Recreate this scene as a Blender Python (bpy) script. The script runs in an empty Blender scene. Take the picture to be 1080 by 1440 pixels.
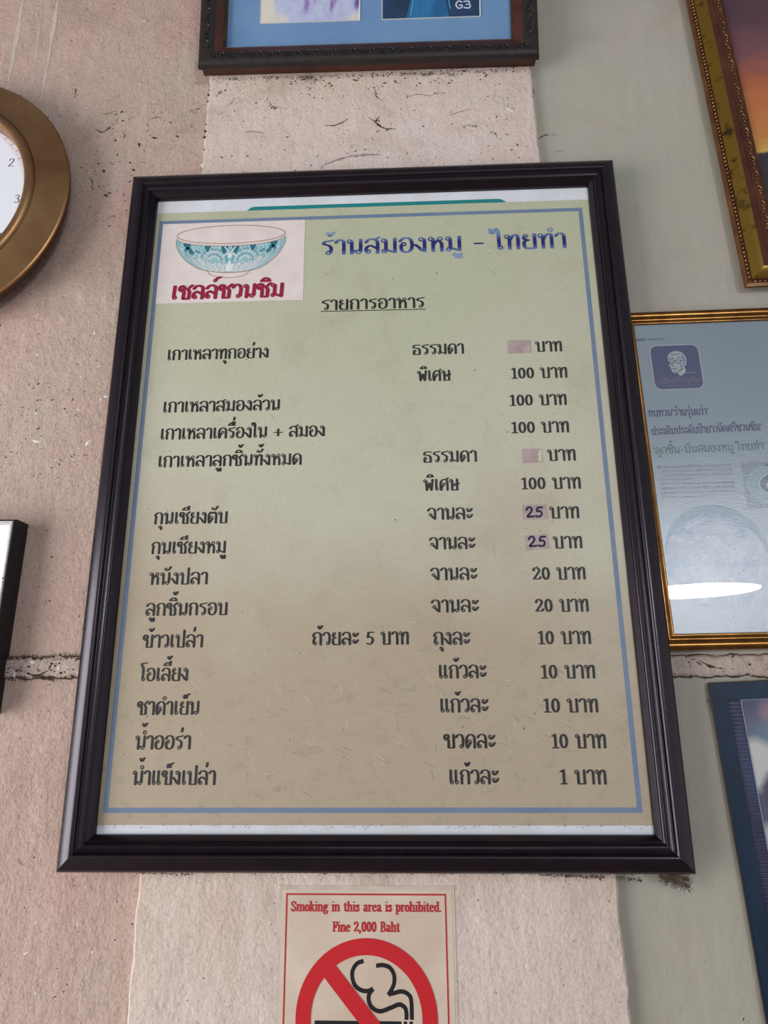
import bpy, bmesh, math, random
from mathutils import Vector, Matrix, noise

# ---------------------------------------------------------------- camera, world, lights, exposure
scene = bpy.context.scene
COL = scene.collection
ZC = 1.907                                   # height of the menu board's centre above the floor


def rgb(r, g, b, a=1.0):
    f = lambda c: (c / 255) / 12.92 if c <= 10 else ((c / 255 + 0.055) / 1.055) ** 2.4
    return (f(r), f(g), f(b), a)


cam_data = bpy.data.cameras.new('camera')
cam = bpy.data.objects.new('camera', cam_data)
COL.objects.link(cam)
yaw, pitch, roll = math.radians(-2.1267), math.radians(15.2628), math.radians(-0.37346)
fwd = Vector((math.sin(yaw) * math.cos(pitch), math.cos(yaw) * math.cos(pitch), math.sin(pitch)))
right0 = Vector((math.cos(yaw), -math.sin(yaw), 0))
up0 = right0.cross(fwd)
right = right0 * math.cos(roll) + up0 * math.sin(roll)
up = -right0 * math.sin(roll) + up0 * math.cos(roll)
m = Matrix((right, up, -fwd)).transposed().to_4x4()
m.translation = Vector((0.05176, -0.90271, ZC - 0.30227))
cam.matrix_world = m
cam_data.sensor_fit = 'AUTO'
cam_data.sensor_width = 36.0
cam_data.lens = 940 / 1440 * 36.0
cam_data.clip_start = 0.02
scene.camera = cam

scene.view_settings.view_transform = 'Standard'
scene.view_settings.look = 'None'
scene.view_settings.gamma = 1.0
scene.view_settings.exposure = 0.0

world = bpy.data.worlds.new('room_light')
scene.world = world
world.use_nodes = True
wt = world.node_tree
w_co = wt.nodes.new('ShaderNodeTexCoord')
w_sp = wt.nodes.new('ShaderNodeSeparateXYZ')
w_mr = wt.nodes.new('ShaderNodeMapRange')
w_mr.inputs['From Min'].default_value, w_mr.inputs['From Max'].default_value = -1.0, 1.0
w_rp = wt.nodes.new('ShaderNodeValToRGB')
for _ in range(2):
    w_rp.color_ramp.elements.new(0.5)
for el, (p, k) in zip(w_rp.color_ramp.elements, ((0.0, 0.46), (0.48, 0.58), (0.66, 0.26), (1.0, 0.12))):   # light room below, dark ceiling above
    el.position, el.color = p, (k * 0.90, k * 0.93, k, 1)
wt.links.new(w_co.outputs['Generated'], w_sp.inputs[0])
wt.links.new(w_sp.outputs['Z'], w_mr.inputs['Value'])
wt.links.new(w_mr.outputs[0], w_rp.inputs[0])
wt.links.new(w_rp.outputs[0], wt.nodes['Background'].inputs[0])
wt.nodes['Background'].inputs[1].default_value = 1.0


def area(name, loc, target, sx, sy, power, color):
    d = bpy.data.lights.new(name, 'AREA')
    d.shape = 'RECTANGLE'
    d.size, d.size_y = sx, sy
    d.energy = power
    d.color = color
    o = bpy.data.objects.new(name, d)
    COL.objects.link(o)
    o.location = loc
    o.rotation_euler = (Vector(target) - Vector(loc)).to_track_quat('-Z', 'Y').to_euler()
    return o


# the open shopfront to the left, the lit ceiling over the tables, and a far fluorescent tube
area('shopfront_daylight', (-2.7, -1.40, 1.12), (0, 0, 1.50), 1.7, 2.3, 88, (1.0, 0.98, 0.97))
area('ceiling_tube_near', (0.2, -2.3, 3.0), (0, 0, 1.6), 1.2, 0.3, 3, (0.95, 0.97, 1.0))
tube = area('ceiling_tube_far', (2.70, -5.5, ZC + 0.62), (0.4, 0, ZC), 1.20, 0.13, 60, (0.95, 0.98, 1.0))
tube.data.shape = 'ELLIPSE'

random.seed(7)


# ---------------------------------------------------------------- mesh building
class MB:
    def __init__(self):
        self.v, self.f, self.mi = [], [], []

    def add(self, verts, faces, mi=0):
        n = len(self.v)
        self.v += [tuple(p) for p in verts]
        self.f += [tuple(i + n for i in fc) for fc in faces]
        self.mi += [mi] * len(faces)

    def poly(self, pts, mi=0):
        self.add(pts, [tuple(range(len(pts)))], mi)

    def flat(self, pts, y, mi=0):            # outline in x, z on the plane y
        self.poly([(p[0], y, p[1]) for p in pts], mi)

    def rect(self, x0, x1, z0, z1, y, mi=0):
        self.flat([(x0, z0), (x1, z0), (x1, z1), (x0, z1)], y, mi)

    def box(self, x0, x1, y0, y1, z0, z1, mi=0):
        v = [(x, y, z) for x in (x0, x1) for y in (y0, y1) for z in (z0, z1)]
        self.add(v, [(0, 1, 3, 2), (4, 6, 7, 5), (0, 4, 5, 1), (2, 3, 7, 6), (0, 2, 6, 4), (1, 5, 7, 3)], mi)

    def ellipse(self, cx, cz, rx, rz, y, mi=0, n=40, rot=0.0):
        c, s = math.cos(rot), math.sin(rot)
        pts = []
        for i in range(n):
            a = 2 * math.pi * i / n
            px, pz = rx * math.cos(a), rz * math.sin(a)
            pts.append((cx + px * c - pz * s, cz + px * s + pz * c))
        self.flat(pts, y, mi)

    def ring(self, cx, cz, r0, r1, y, mi=0, n=96, sq=1.0):
        v, f = [], []
        for i in range(n):
            a = 2 * math.pi * i / n
            for r in (r0, r1):
                v.append((cx + r * math.cos(a), y, cz + r * sq * math.sin(a)))
        for i in range(n):
            j = (i + 1) % n
            f.append((2 * i, 2 * i + 1, 2 * j + 1, 2 * j))
        self.add(v, f, mi)

    def tube(self, pts, r, mi=0, n=5):
        pts = [Vector(p) for p in pts]
        v, f = [], []
        for i, p in enumerate(pts):
            t = (pts[min(i + 1, len(pts) - 1)] - pts[max(i - 1, 0)]).normalized()
            a = t.orthogonal().normalized() if i == 0 else (a - t * a.dot(t)).normalized()
            b = t.cross(a)
            rr = r[i] if isinstance(r, (list, tuple)) else r
            for k in range(n):
                w = 2 * math.pi * k / n
                v.append(p + (a * math.cos(w) + b * math.sin(w)) * rr)
        for i in range(len(pts) - 1):
            for k in range(n):
                k2 = (k + 1) % n
                f.append((i * n + k, i * n + k2, (i + 1) * n + k2, (i + 1) * n + k))
        f.append(tuple(range(n))[::-1])
        f.append(tuple(range((len(pts) - 1) * n, len(pts) * n)))
        self.add(v, f, mi)

    def ball(self, c, rx, ry, rz, mi=0, nu=8, nv=5):
        v, f = [], []
        for j in range(nv + 1):
            th = math.pi * j / nv
            for i in range(nu):
                a = 2 * math.pi * i / nu
                v.append((c[0] + rx * math.sin(th) * math.cos(a), c[1] - ry * math.cos(th), c[2] + rz * math.sin(th) * math.sin(a)))
        for j in range(nv):
            for i in range(nu):
                k = (i + 1) % nu
                f.append((j * nu + i, j * nu + k, (j + 1) * nu + k, (j + 1) * nu + i))
        self.add(v, f, mi)

    def lathe(self, prof, cx=0, cz=0, n=128, mi=0):     # profile of (radius, y) about the y axis
        v, f = [], []
        for (r, y) in prof:
            for i in range(n):
                a = 2 * math.pi * i / n
                v.append((cx + r * math.cos(a), y, cz + r * math.sin(a)))
        for j in range(len(prof) - 1):
            for i in range(n):
                k = (i + 1) % n
                f.append((j * n + i, j * n + k, (j + 1) * n + k, (j + 1) * n + i))
        self.add(v, f, mi)

    def rails(self, x0, x1, z0, z1, prof, mi=0):        # mitred picture frame, profile of (inset, y), outer back to inner back
        cs = [(x0, z0, 1, 1), (x1, z0, -1, 1), (x1, z1, -1, -1), (x0, z1, 1, -1)]
        n = len(prof)
        for k in range(4):
            a, b = cs[k], cs[(k + 1) % 4]
            v = [(a[0] + a[2] * d, y, a[1] + a[3] * d) for d, y in prof] + [(b[0] + b[2] * d, y, b[1] + b[3] * d) for d, y in prof]
            f = [(i, (i + 1) % n, n + (i + 1) % n, n + i) for i in range(n)]
            f += [tuple(range(n))[::-1], tuple(range(n, 2 * n))]
            self.add(v, f, mi)

    def build(self, name, mats, parent=None, solid=True, smooth=None, loc=None):
        me = bpy.data.meshes.new(name)
        me.from_pydata(self.v, [], self.f)
        for mm in (mats if isinstance(mats, (list, tuple)) else [mats]):
            me.materials.append(mm)
        me.polygons.foreach_set('material_index', self.mi)
        me.update()
        bm = bmesh.new()
        bm.from_mesh(me)
        if solid:
            bmesh.ops.recalc_face_normals(bm, faces=bm.faces)
        else:
            for fc in bm.faces:
                if fc.normal.y > 0:
                    fc.normal_flip()
        bm.to_mesh(me)
        bm.free()
        if smooth is not None:
            me.polygons.foreach_set('use_smooth', [True] * len(me.polygons))
            me.set_sharp_from_angle(angle=math.radians(smooth))
        o = bpy.data.objects.new(name, me)
        COL.objects.link(o)
        if parent:
            o.parent = parent
        if loc:
            o.location = loc
        return o


def thing(name, label, cat, loc, rot=(0, 0, 0), group=None):
    o = bpy.data.objects.new(name, None)
    COL.objects.link(o)
    o.empty_display_size = 0.05
    o.location = loc
    o.rotation_euler = rot
    o['label'], o['category'] = label, cat
    if group:
        o['group'] = group
    return o


def structure(o, label=None):
    o['kind'] = 'structure'
    if label:
        o['label'] = label
    return o


def spline(pts, res=6):
    if len(pts) < 3:
        return list(pts)
    out = []
    for i in range(len(pts) - 1):
        p1, p2 = pts[i], pts[i + 1]
        p0 = pts[i - 1] if i else tuple(2 * a - b for a, b in zip(p1, p2))
        p3 = pts[i + 2] if i + 2 < len(pts) else tuple(2 * a - b for a, b in zip(p2, p1))
        for s in range(res):
            t = s / res
            out.append(tuple(0.5 * (2 * b + (c - a) * t + (2 * a - 5 * b + 4 * c - d) * t * t + (3 * b - a - 3 * c + d) * t ** 3)
                             for a, b, c, d in zip(p0, p1, p2, p3)))
    out.append(tuple(pts[-1]))
    return out


def fine(prof, res=3):
    return spline(prof, res)


# ---------------------------------------------------------------- pen strokes (flat printed or brushed lines)
LAYER = [0]


def stroke(mb, pts, y, ax, az, mi=0, closed=False, cap=True):
    n = len(pts)
    LAYER[0] = (LAYER[0] + 1) % 9                               # ink laid over ink, a hair apart
    y -= LAYER[0] * 0.000008
    L, Rr = [], []
    for i, p in enumerate(pts):
        if closed:
            a, b = pts[(i - 1) % n], pts[(i + 1) % n]
        else:
            a, b = pts[max(i - 1, 0)], pts[min(i + 1, n - 1)]
        dx, dz = b[0] - a[0], b[1] - a[1]
        l = math.hypot(dx, dz) or 1e-9
        nx, nz = -dz / l, dx / l
        s = math.sqrt((ax * nx) ** 2 + (az * nz) ** 2) or 1e-9
        ox, oz = ax * ax * nx / s, az * az * nz / s
        L.append((p[0] + ox, y, p[1] + oz))
        Rr.append((p[0] - ox, y, p[1] - oz))
    v, f = [], []
    for a, b in zip(L, Rr):
        v += [a, b]
    for i in range(n if closed else n - 1):
        j = (i + 1) % n
        f.append((2 * i, 2 * i + 1, 2 * j + 1, 2 * j))
    mb.add(v, f, mi)
    if cap and not closed:
        for p in (pts[0], pts[-1]):
            mb.ellipse(p[0], p[1], ax, az, y - 0.000004, mi, n=10)


# glyphs: (advance, "strokes"); strokes split by ';', corners by '|', 'o cx cy r' is a small loop, 'e cx cy rx ry' a thick ellipse
HEAD = 'o 1.5 8.7 1.15;'
G = {
    'ก': (8.4, '1.7,0 1.7,4.8 2.3,6.1 | 0.9,7.4 | 2.0,9.3 4.2,10 6.2,9.1 6.8,6.8 6.8,0'),
    'ข': (8.8, 'o 1.6 6.7 0.95;0.6,6.9 0.6,8.8 1.8,10 3.2,9.5 3.6,8.2 2.8,6.8 | 3.5,5.4 3.5,1.0 | 3.5,0.1 | 7.3,0.1 | 7.3,10'),
    'ค': (8.8, '1.6,0 1.1,4 1.7,8 4.2,10 6.8,8.6 7.2,5.6 7.2,0;o 4.3 5.6 1.05;3.6,4.8 2.5,3.2 1.6,0.2'),
    'ง': (6.6, 'o 3.3 8.7 1.15;4.5,8.9 4.9,7.6 4.9,0.3;4.9,0.2 3.3,1.2 2.2,3.0 | 0.3,5.0'),
    'จ': (7.8, '0.6,7.6 1.4,9.3 3.3,10 5.4,9.1 6.1,6.4 6.0,0.2;o 2.3 4.3 1.05;3.1,3.5 4.4,1.6 6.0,0.2'),
    'ช': (8.8, 'o 1.6 6.7 0.95;0.6,6.9 0.6,8.8 1.8,10 3.2,9.5 3.6,8.2 2.8,6.8 | 3.5,5.4 3.5,1.0 | 3.5,0.1 | 7.0,0.1 | 7.0,5.6 | 5.7,7.6 | 8.3,10.4'),
    'ซ': (8.8, 'o 1.6 6.7 0.95;0.6,6.9 0.6,8.8 1.8,10 3.2,9.5 3.6,8.2 2.8,6.8 | 3.5,5.4 3.5,1.0 | 3.5,0.1 | 7.0,0.1 | 7.0,5.6 | 5.7,7.6 | 8.3,10.4'),
    'ด': (8.8, '1.8,0 1.1,4 1.7,8 4.2,10 6.8,8.6 7.2,5.6 7.2,0;o 3.5 4.9 1.05;4.4,4.1 3.3,2.2 1.8,0.1'),
    'ต': (9.0, '1.8,0 1.1,4 1.5,8.4 2.8,9.9 | 4.3,8.6 | 5.8,9.9 7.1,8.6 7.4,5.6 7.4,0;o 3.5 4.9 1.05;4.4,4.1 3.3,2.2 1.8,0.1'),
    'ถ': (8.8, 'o 2.7 1.2 1.1;1.6,1.4 1.6,3.6 2.5,6.0 | 1.0,7.3 | 2.1,9.3 4.5,10 6.6,9.1 7.2,6.8 7.2,0'),
    'ท': (8.4, HEAD + '2.6,8.7 2.6,0;2.7,5.8 4.2,8.9 5.6,9.8 6.8,8.4 6.8,0'),
    'ธ': (8.0, 'o 2.0 3.7 1.0;1.2,3.2 1.4,1.2 | 1.4,0.1 | 6.3,0.1 | 6.3,4.4 5.0,6.4 | 1.2,6.8 | 1.3,8.6 3.2,9.6 6.6,9.4'),
    'น': (8.8, HEAD + '2.6,8.7 2.6,0;2.6,0.2 3.6,1.9 5.0,2.0;o 6.0 1.2 1.15;7.1,1.6 7.1,10'),
    'บ': (8.6, HEAD + '2.6,8.7 2.6,1.0 | 2.6,0.1 | 7.0,0.1 | 7.0,10'),
    'ป': (8.6, HEAD + '2.6,8.7 2.6,1.0 | 2.6,0.1 | 7.0,0.1 | 7.0,13.8'),
    'พ': (9.8, HEAD + '2.5,8.7 3.1,0.2 | 5.3,6.8 | 7.2,0.2 | 8.3,10'),
    'ม': (8.8, HEAD + '2.6,8.7 2.6,1.4;o 1.8 1.2 1.1;2.7,2.2 4.4,1.3 7.1,0.1 | 7.1,10'),
    'ย': (8.2, 'o 2.3 8.8 1.0;1.4,8.5 1.5,6.6 | 3.6,5.8 | 1.6,4.8 1.5,1.6 2.4,0.1 | 6.7,0.1 | 6.7,10'),
    'ร': (6.8, 'o 3.6 1.1 1.1;4.8,1.3 5.0,4.6 3.9,6.2 | 1.1,7.4 | 1.8,9.0 3.6,9.3 5.9,9.9'),
    'ล': (8.4, '1.0,7.6 2.0,9.4 4.1,10 6.2,9.0 6.8,6.6 6.8,0;o 2.1 1.2 1.1;1.1,1.2 1.2,3.8 3.0,5.4 4.9,4.4 6.8,3.0'),
    'ว': (6.9, 'o 4.2 1.2 1.1;5.4,1.3 5.5,6.8 4.5,9.4 2.8,10 1.2,9.2 0.5,7.7'),
    'ศ': (8.8, '1.6,0 1.1,4 1.7,8 4.2,10 6.8,8.6 7.2,5.6 7.2,0;o 4.3 5.6 1.05;3.6,4.8 2.5,3.2 1.6,0.2;6.0,9.3 8.0,11.2'),
    'ษ': (8.8, HEAD + '2.6,8.7 2.6,1.0 | 2.6,0.1 | 7.0,0.1 | 7.0,10;o 4.9 5.0 0.9;5.8,5.3 6.8,4.9 8.6,6.2'),
    'ส': (8.4, '1.0,7.6 2.0,9.4 4.1,10 6.2,9.0 6.8,6.6 6.8,0;o 2.1 1.2 1.1;1.1,1.2 1.2,3.8 3.0,5.4 4.9,4.4 6.8,3.0;5.4,9.3 7.6,11.2'),
    'ห': (8.6, HEAD + '2.6,8.7 2.6,0;2.6,4.2 3.8,6.4 4.9,7.7;o 6.1 8.7 1.15;5.2,7.8 6.6,5.8 6.9,4.2 6.9,0'),
    'อ': (8.2, '0.9,7.6 2.0,9.4 4.0,10 6.1,8.9 6.9,5.2 6.2,1.4 4.0,0 2.0,0.9 1.4,3.4 1.6,5.4;o 2.7 5.6 1.05'),
    'า': (6.0, '0.6,8.0 1.4,9.5 2.9,10 4.3,9.0 4.6,6.8 4.6,0'),
    'ะ': (6.2, 'o 1.6 8.4 0.9;1.5,7.4 2.5,6.5 3.9,7.4 4.9,9.2;o 1.6 3.0 0.9;1.5,2.0 2.5,1.1 3.9,2.0 4.9,3.8'),
    'เ': (4.4, '1.7,10 1.7,1.7;o 2.3 1.2 1.1'),
    'แ': (8.2, '1.7,10 1.7,1.7;o 2.3 1.2 1.1;5.5,10 5.5,1.7;o 6.1 1.2 1.1'),
    'โ': (4.6, '1.9,1.7 1.9,9.6 0.9,11.6 0.4,13.2 1.6,13.9 4.4,14.2;o 2.4 1.2 1.1'),
    'ไ': (4.6, '2.1,1.7 1.9,9.4 1.8,12.6 1.0,14.3 -0.4,13.6 | -0.4,11.4 | -1.6,11.3 -1.9,12.6 -2.2,14.3;o 2.6 1.2 1.1'),
    'ใ': (4.6, '2.1,1.7 2.1,11.4 1.6,13.6 0.2,14.2 -0.6,13.2;o 0.1 12.2 0.9;o 2.6 1.2 1.1'),
    'ั': (0, 'o -4.8 12.3 0.9;-4.6,11.4 -3.2,11.2 -1.9,12.2 -0.9,14.3'),
    'ิ': (0, '-6.3,11.5 | -5.0,13.2 -3.4,13.7 -1.9,12.9 -1.3,11.5 | -6.3,11.5'),
    'ี': (0, '-6.3,11.5 | -5.0,13.2 -3.4,13.7 -1.9,12.9 -1.3,11.5 | -6.3,11.5;-1.4,11.5 -1.3,14.8'),
    'ื': (0, '-6.3,11.5 | -5.0,13.2 -3.4,13.7 -1.9,12.9 -1.3,11.5 | -6.3,11.5;-1.4,11.5 -1.3,14.8;-3.0,12.4 -2.9,14.8'),
    'ุ': (0, 'o -2.6 -2.3 0.95;-1.6,-2.2 -1.6,-4.6'),
    'ู': (0, 'o -4.1 -2.3 0.9;-3.2,-2.2 -3.2,-4.4 | -1.3,-4.4 | -1.3,-1.5'),
    '่': (0, '-1.9,11.8 -1.5,14.8'),
    '้': (0, 'o -3.5 13.4 0.75;-2.8,13.0 -2.7,11.9 -1.8,12.4 -0.7,14.4'),
    '็': (0, '-3.8,12.5 -4.6,12.4 | -4.6,13.6 -3.4,14.3 -2.4,13.4 -3.2,12.4 -4.6,11.7 | -2.2,11.9;-2.6,13.8 -1.6,14.4 -0.6,15.2'),
    '์': (0, 'o -2.9 12.6 0.85;-2.2,13.3 -1.6,14.4 0.2,15.0'),
    'N': (0, 'o -1.9 12.6 1.15'),
    '-': (6.0, '1.2,4.6 4.6,4.6'),
    '+': (8.4, '0.9,4.4 7.3,4.4;4.1,1.2 4.1,7.6'),
    "'": (3.0, '1.6,10.6 1.2,8.2'),
    ' ': (5.0, ''),
    '0': (7.0, 'e 3.5 5.1 2.2 4.9'),
    '1': (6.0, '3.4,0.3 3.4,10.1;1.4,8.8 3.2,9.9;1.4,0.2 5.2,0.2'),
    '2': (7.0, '1.1,7.4 1.6,9.3 3.5,10.0 5.3,8.6 5.0,6.4 3.0,3.4 0.9,0.6 | 5.6,0.6 | 6.2,2.2'),
    '5': (7.0, '5.8,9.8 2.2,9.8 | 1.6,5.6 | 3.6,6.1 5.4,4.6 5.2,1.8 3.4,0.2 1.0,0.9'),
    'S': (7.4, '6.0,7.4 5.6,9.3 3.7,10.1 1.7,9.2 1.3,7.3 3.2,5.5 5.5,3.9 6.0,2.0 4.4,0.0 2.4,0.0 1.1,2.4'),
    'F': (7.4, '2.2,0.2 2.2,9.9;0.7,9.9 6.4,9.9 | 6.5,7.4;2.2,5.2 4.8,5.2;4.8,6.6 4.8,3.8;0.7,0.1 3.9,0.1'),
    'B': (8.2, '2.2,0.2 2.2,9.9;0.7,9.9 4.6,9.9 6.2,7.6 4.8,5.3 2.4,5.3;4.6,5.3 6.9,3.4 6.2,0.8 4.2,0.1 0.7,0.1'),
    'm': (11.4, '1.7,0.2 1.7,6.4;0.5,6.6 1.7,6.8;1.8,5.2 3.2,6.7 4.9,6.6 5.6,5.0 | 5.6,0.2;5.7,5.2 7.1,6.7 8.8,6.6 9.5,5.0 | 9.5,0.2;0.5,0.1 3.0,0.1;4.4,0.1 6.9,0.1;8.3,0.1 10.8,0.1'),
    'n': (7.6, '1.7,0.2 1.7,6.4;0.5,6.6 1.7,6.8;1.8,5.2 3.2,6.7 5.0,6.6 5.7,5.0 | 5.7,0.2;0.5,0.1 3.0,0.1;4.5,0.1 7.0,0.1'),
    'h': (7.6, '1.7,0.2 1.7,10.2;0.5,10.1 1.7,10.3;1.8,5.2 3.2,6.7 5.0,6.6 5.7,5.0 | 5.7,0.2;0.5,0.1 3.0,0.1;4.5,0.1 7.0,0.1'),
    'o': (6.4, 'e 3.2 3.4 2.2 3.3'),
    'k': (7.2, '1.7,0.2 1.7,10.2;0.5,10.1 1.7,10.3;5.6,6.6 2.4,3.4;3.2,4.2 5.8,0.3;0.5,0.1 3.0,0.1;4.4,0.1 7.0,0.1;4.2,6.7 6.6,6.7'),
    'i': (3.6, '1.8,0.2 1.8,6.6;0.6,6.6 1.8,6.8;0.5,0.1 3.1,0.1;1.8,9.4 1.8,9.7'),
    'g': (6.6, 'e 3.0 4.7 1.6 2.0;4.3,6.3 5.9,6.7;2.0,2.9 1.4,1.7 2.6,0.8 4.8,0.5 5.6,-1.0 4.2,-2.5 2.0,-2.6 0.9,-1.4 1.8,0.0'),
    't': (4.6, '2.1,8.6 2.1,1.6 3.0,0.1 4.1,0.9;0.6,6.6 4.0,6.6'),
    's': (5.4, '4.3,5.0 4.0,6.3 2.6,6.8 1.3,5.9 1.6,4.5 3.6,3.2 4.4,1.7 3.2,0.0 1.8,0.1 0.9,1.7'),
    'a': (6.6, '1.2,5.2 2.2,6.6 3.8,6.6 4.6,5.2 | 4.6,1.0 5.4,0.1 6.2,0.6;4.5,4.0 2.2,3.2 1.2,1.6 2.2,0.1 3.5,0.5 4.6,1.8'),
    'r': (5.4, '1.7,0.2 1.7,6.4;0.5,6.6 1.7,6.8;1.8,4.8 3.0,6.5 4.4,6.2 4.5,5.6;0.5,0.1 3.3,0.1'),
    'e': (6.2, '1.2,3.9 5.2,3.9 | 4.7,6.0 3.2,6.7 1.6,5.6 1.1,3.3 1.8,1.0 3.5,0.0 5.3,1.3'),
    'p': (7.0, '1.7,6.6 1.7,-2.8;0.5,6.6 1.7,6.8;1.8,5.4 3.4,6.7 5.2,5.6 5.7,3.3 5.0,1.0 3.4,0.0 1.8,1.0;0.5,-2.9 3.2,-2.9'),
    'b': (7.0, '1.7,0.3 1.7,10.2;0.5,10.1 1.7,10.3;1.8,5.4 3.4,6.7 5.2,5.6 5.7,3.3 5.0,1.0 3.4,0.0 1.8,0.8'),
    'd': (7.0, '5.3,0.1 5.3,10.2;4.1,10.1 5.3,10.3;5.2,5.4 3.6,6.7 1.8,5.6 1.3,3.3 2.0,1.0 3.6,0.0 5.2,1.0;5.3,0.1 6.6,0.2'),
    '.': (3.4, '1.6,0.5 1.6,0.8'),
    ',': (3.4, '1.6,0.6 1.6,0.9;1.9,0.2 1.0,-1.8'),
}
G['อ้'] = G['อ']
TALL, TONES, UPPER = 'ป', '่้์', 'ัิีื็'
UPPERS = set(UPPER)


def layout(text):
    """-> list of (glyph, x, dz) and nothing else; marks hang on the consonant before them"""
    out, x, base, raised = [], 0.0, None, False
    for i, ch in enumerate(text):
        nxt = text[i + 1] if i + 1 < len(text) else ''
        if ch == 'ำ':
            out += [('N', x - (2.2 if base == TALL else 0), 0), ('า', x, 0)]
            x += G['า'][0]
            base, raised = 'า', False
        elif G[ch][0] == 0:
            dx = -2.4 if base == TALL and ch not in 'ุู' else 0.0
            dx += -0.6 if base == 'ง' else 0.0
            dz = 0.0 if ch not in TONES else 5.2 if (raised or nxt == 'ำ') else 1.1
            dz += -0.5 if ch in 'ุู' else 0.7 if ch in UPPERS else 0.0
            out.append((ch, x + dx, dz))
            if ch in UPPERS:
                raised = True
        else:
            out.append((ch, x, 0))
            x += G[ch][0]
            base, raised = ch, False
    return out


def glyph_paths(ch):
    for s in G[ch][1].split(';'):
        s = s.strip()
        if not s:
            continue
        if s[0] in 'oe':
            q = [float(t) for t in s.split()[1:]]
            rx, rz = q[2], q[3] if s[0] == 'e' else q[2]
            n = 24 if s[0] == 'e' else 16
            yield s[0], [(q[0] + rx * math.cos(2 * math.pi * i / n), q[1] + rz * math.sin(2 * math.pi * i / n)) for i in range(n)]
        else:
            prev = None
            for part in s.split('|'):
                pts = [tuple(float(c) for c in t.split(',')) for t in part.split()]
                if prev:
                    pts = [prev] + pts
                prev = pts[-1]
                if len(pts) > 1:
                    yield 's', spline(pts, 5)


def write(mb, text, x0, x1, z, unit, y, ax=0.9, az=0.42, loop=0.42, mi=0, z1=None, slant=0.0):
    items = layout(text)
    paths = [(k, [(px + gx, pz + gz) for px, pz in p]) for ch, gx, gz in items for k, p in glyph_paths(ch)]
    if not paths:
        return
    lo = min(p[0] for _, q in paths for p in q)
    hi = max(p[0] for _, q in paths for p in q)
    pad = ax * unit
    sx = (x1 - x0 - 2 * pad) / (hi - lo)
    for k, p in paths:
        q = []
        for px, pz in p:
            fx = x0 + pad + (px - lo) * sx
            q.append((fx + slant * pz * unit, z + pz * unit + ((z1 - z) * (fx - x0) / (x1 - x0) if z1 is not None else 0)))
        if k == 'o':
            stroke(mb, q, y, loop * unit, loop * unit, mi, closed=True)
        elif k == 'e':
            stroke(mb, q, y, ax * unit * 1.05, az * unit, mi, closed=True)
        else:
            stroke(mb, q, y, ax * unit, az * unit, mi)


# ---------------------------------------------------------------- materials
def nodes(name):
    mt = bpy.data.materials.new(name)
    mt.use_nodes = True
    nt = mt.node_tree
    return mt, nt, nt.nodes['Principled BSDF']


def N(nt, typ, **kw):
    n = nt.nodes.new(typ)
    for k, v in kw.items():
        if k in n.inputs:
            n.inputs[k].default_value = v
        else:
            setattr(n, k, v)
    return n


def noise_tex(nt, scale, detail=4, rough=0.6, stretch=None, dist=0.0):
    tc = N(nt, 'ShaderNodeTexCoord')
    mp = N(nt, 'ShaderNodeMapping')
    mp.inputs['Scale'].default_value = stretch or (1, 1, 1)
    mp.inputs['Location'].default_value = (0.371, 0.537, 0.713)
    nt.links.new(tc.outputs['Object'], mp.inputs['Vector'])
    src = mp.outputs['Vector']
    n = N(nt, 'ShaderNodeTexNoise', Scale=scale, Detail=detail, Roughness=rough, Distortion=dist)
    nt.links.new(src, n.inputs['Vector'])
    return n.outputs['Fac']


def ramp(nt, fac, stops):
    r = N(nt, 'ShaderNodeValToRGB')
    e = r.color_ramp.elements
    while len(e) < len(stops):
        e.new(0.5)
    for el, (p, c) in zip(e, stops):
        el.position, el.color = p, c
    nt.links.new(fac, r.inputs['Fac'])
    return r.outputs['Color']


def mix(nt, fac, a, b, mode='MIX'):
    n = N(nt, 'ShaderNodeMix', data_type='RGBA', blend_type=mode)
    for sock, val in ((n.inputs[0], fac), (n.inputs[6], a), (n.inputs[7], b)):
        if hasattr(val, 'is_linked') or hasattr(val, 'links'):
            nt.links.new(val, sock)
        else:
            sock.default_value = val
    return n.outputs[2]


def bump(nt, bsdf, parts):
    last = None
    for fac, strength, dist in parts:
        b = N(nt, 'ShaderNodeBump', Strength=strength, Distance=dist)
        nt.links.new(fac, b.inputs['Height'])
        if last:
            nt.links.new(last, b.inputs['Normal'])
        last = b.outputs['Normal']
    nt.links.new(last, bsdf.inputs['Normal'])


def mat(name, col, rough=0.5, metal=0.0, spec=0.5, col2=None, vscale=20, vstretch=None, lo=0.35, hi=0.65, bumps=(), coat=0.0, detail=4):
    mt, nt, b = nodes(name)
    b.inputs['Roughness'].default_value = rough
    b.inputs['Metallic'].default_value = metal
    b.inputs['Specular IOR Level'].default_value = spec
    b.inputs['Coat Weight'].default_value = coat
    if col2:
        c = ramp(nt, noise_tex(nt, vscale, detail, stretch=vstretch), [(lo, col), (hi, col2)])
        nt.links.new(c, b.inputs['Base Color'])
    else:
        b.inputs['Base Color'].default_value = col
    if bumps:
        bump(nt, b, [(noise_tex(nt, s, 3, stretch=st), k, d) for s, k, d, st in bumps])
    return mt


BLACK0, WHITE1 = (0, 0, 0, 1), (1, 1, 1, 1)


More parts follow.
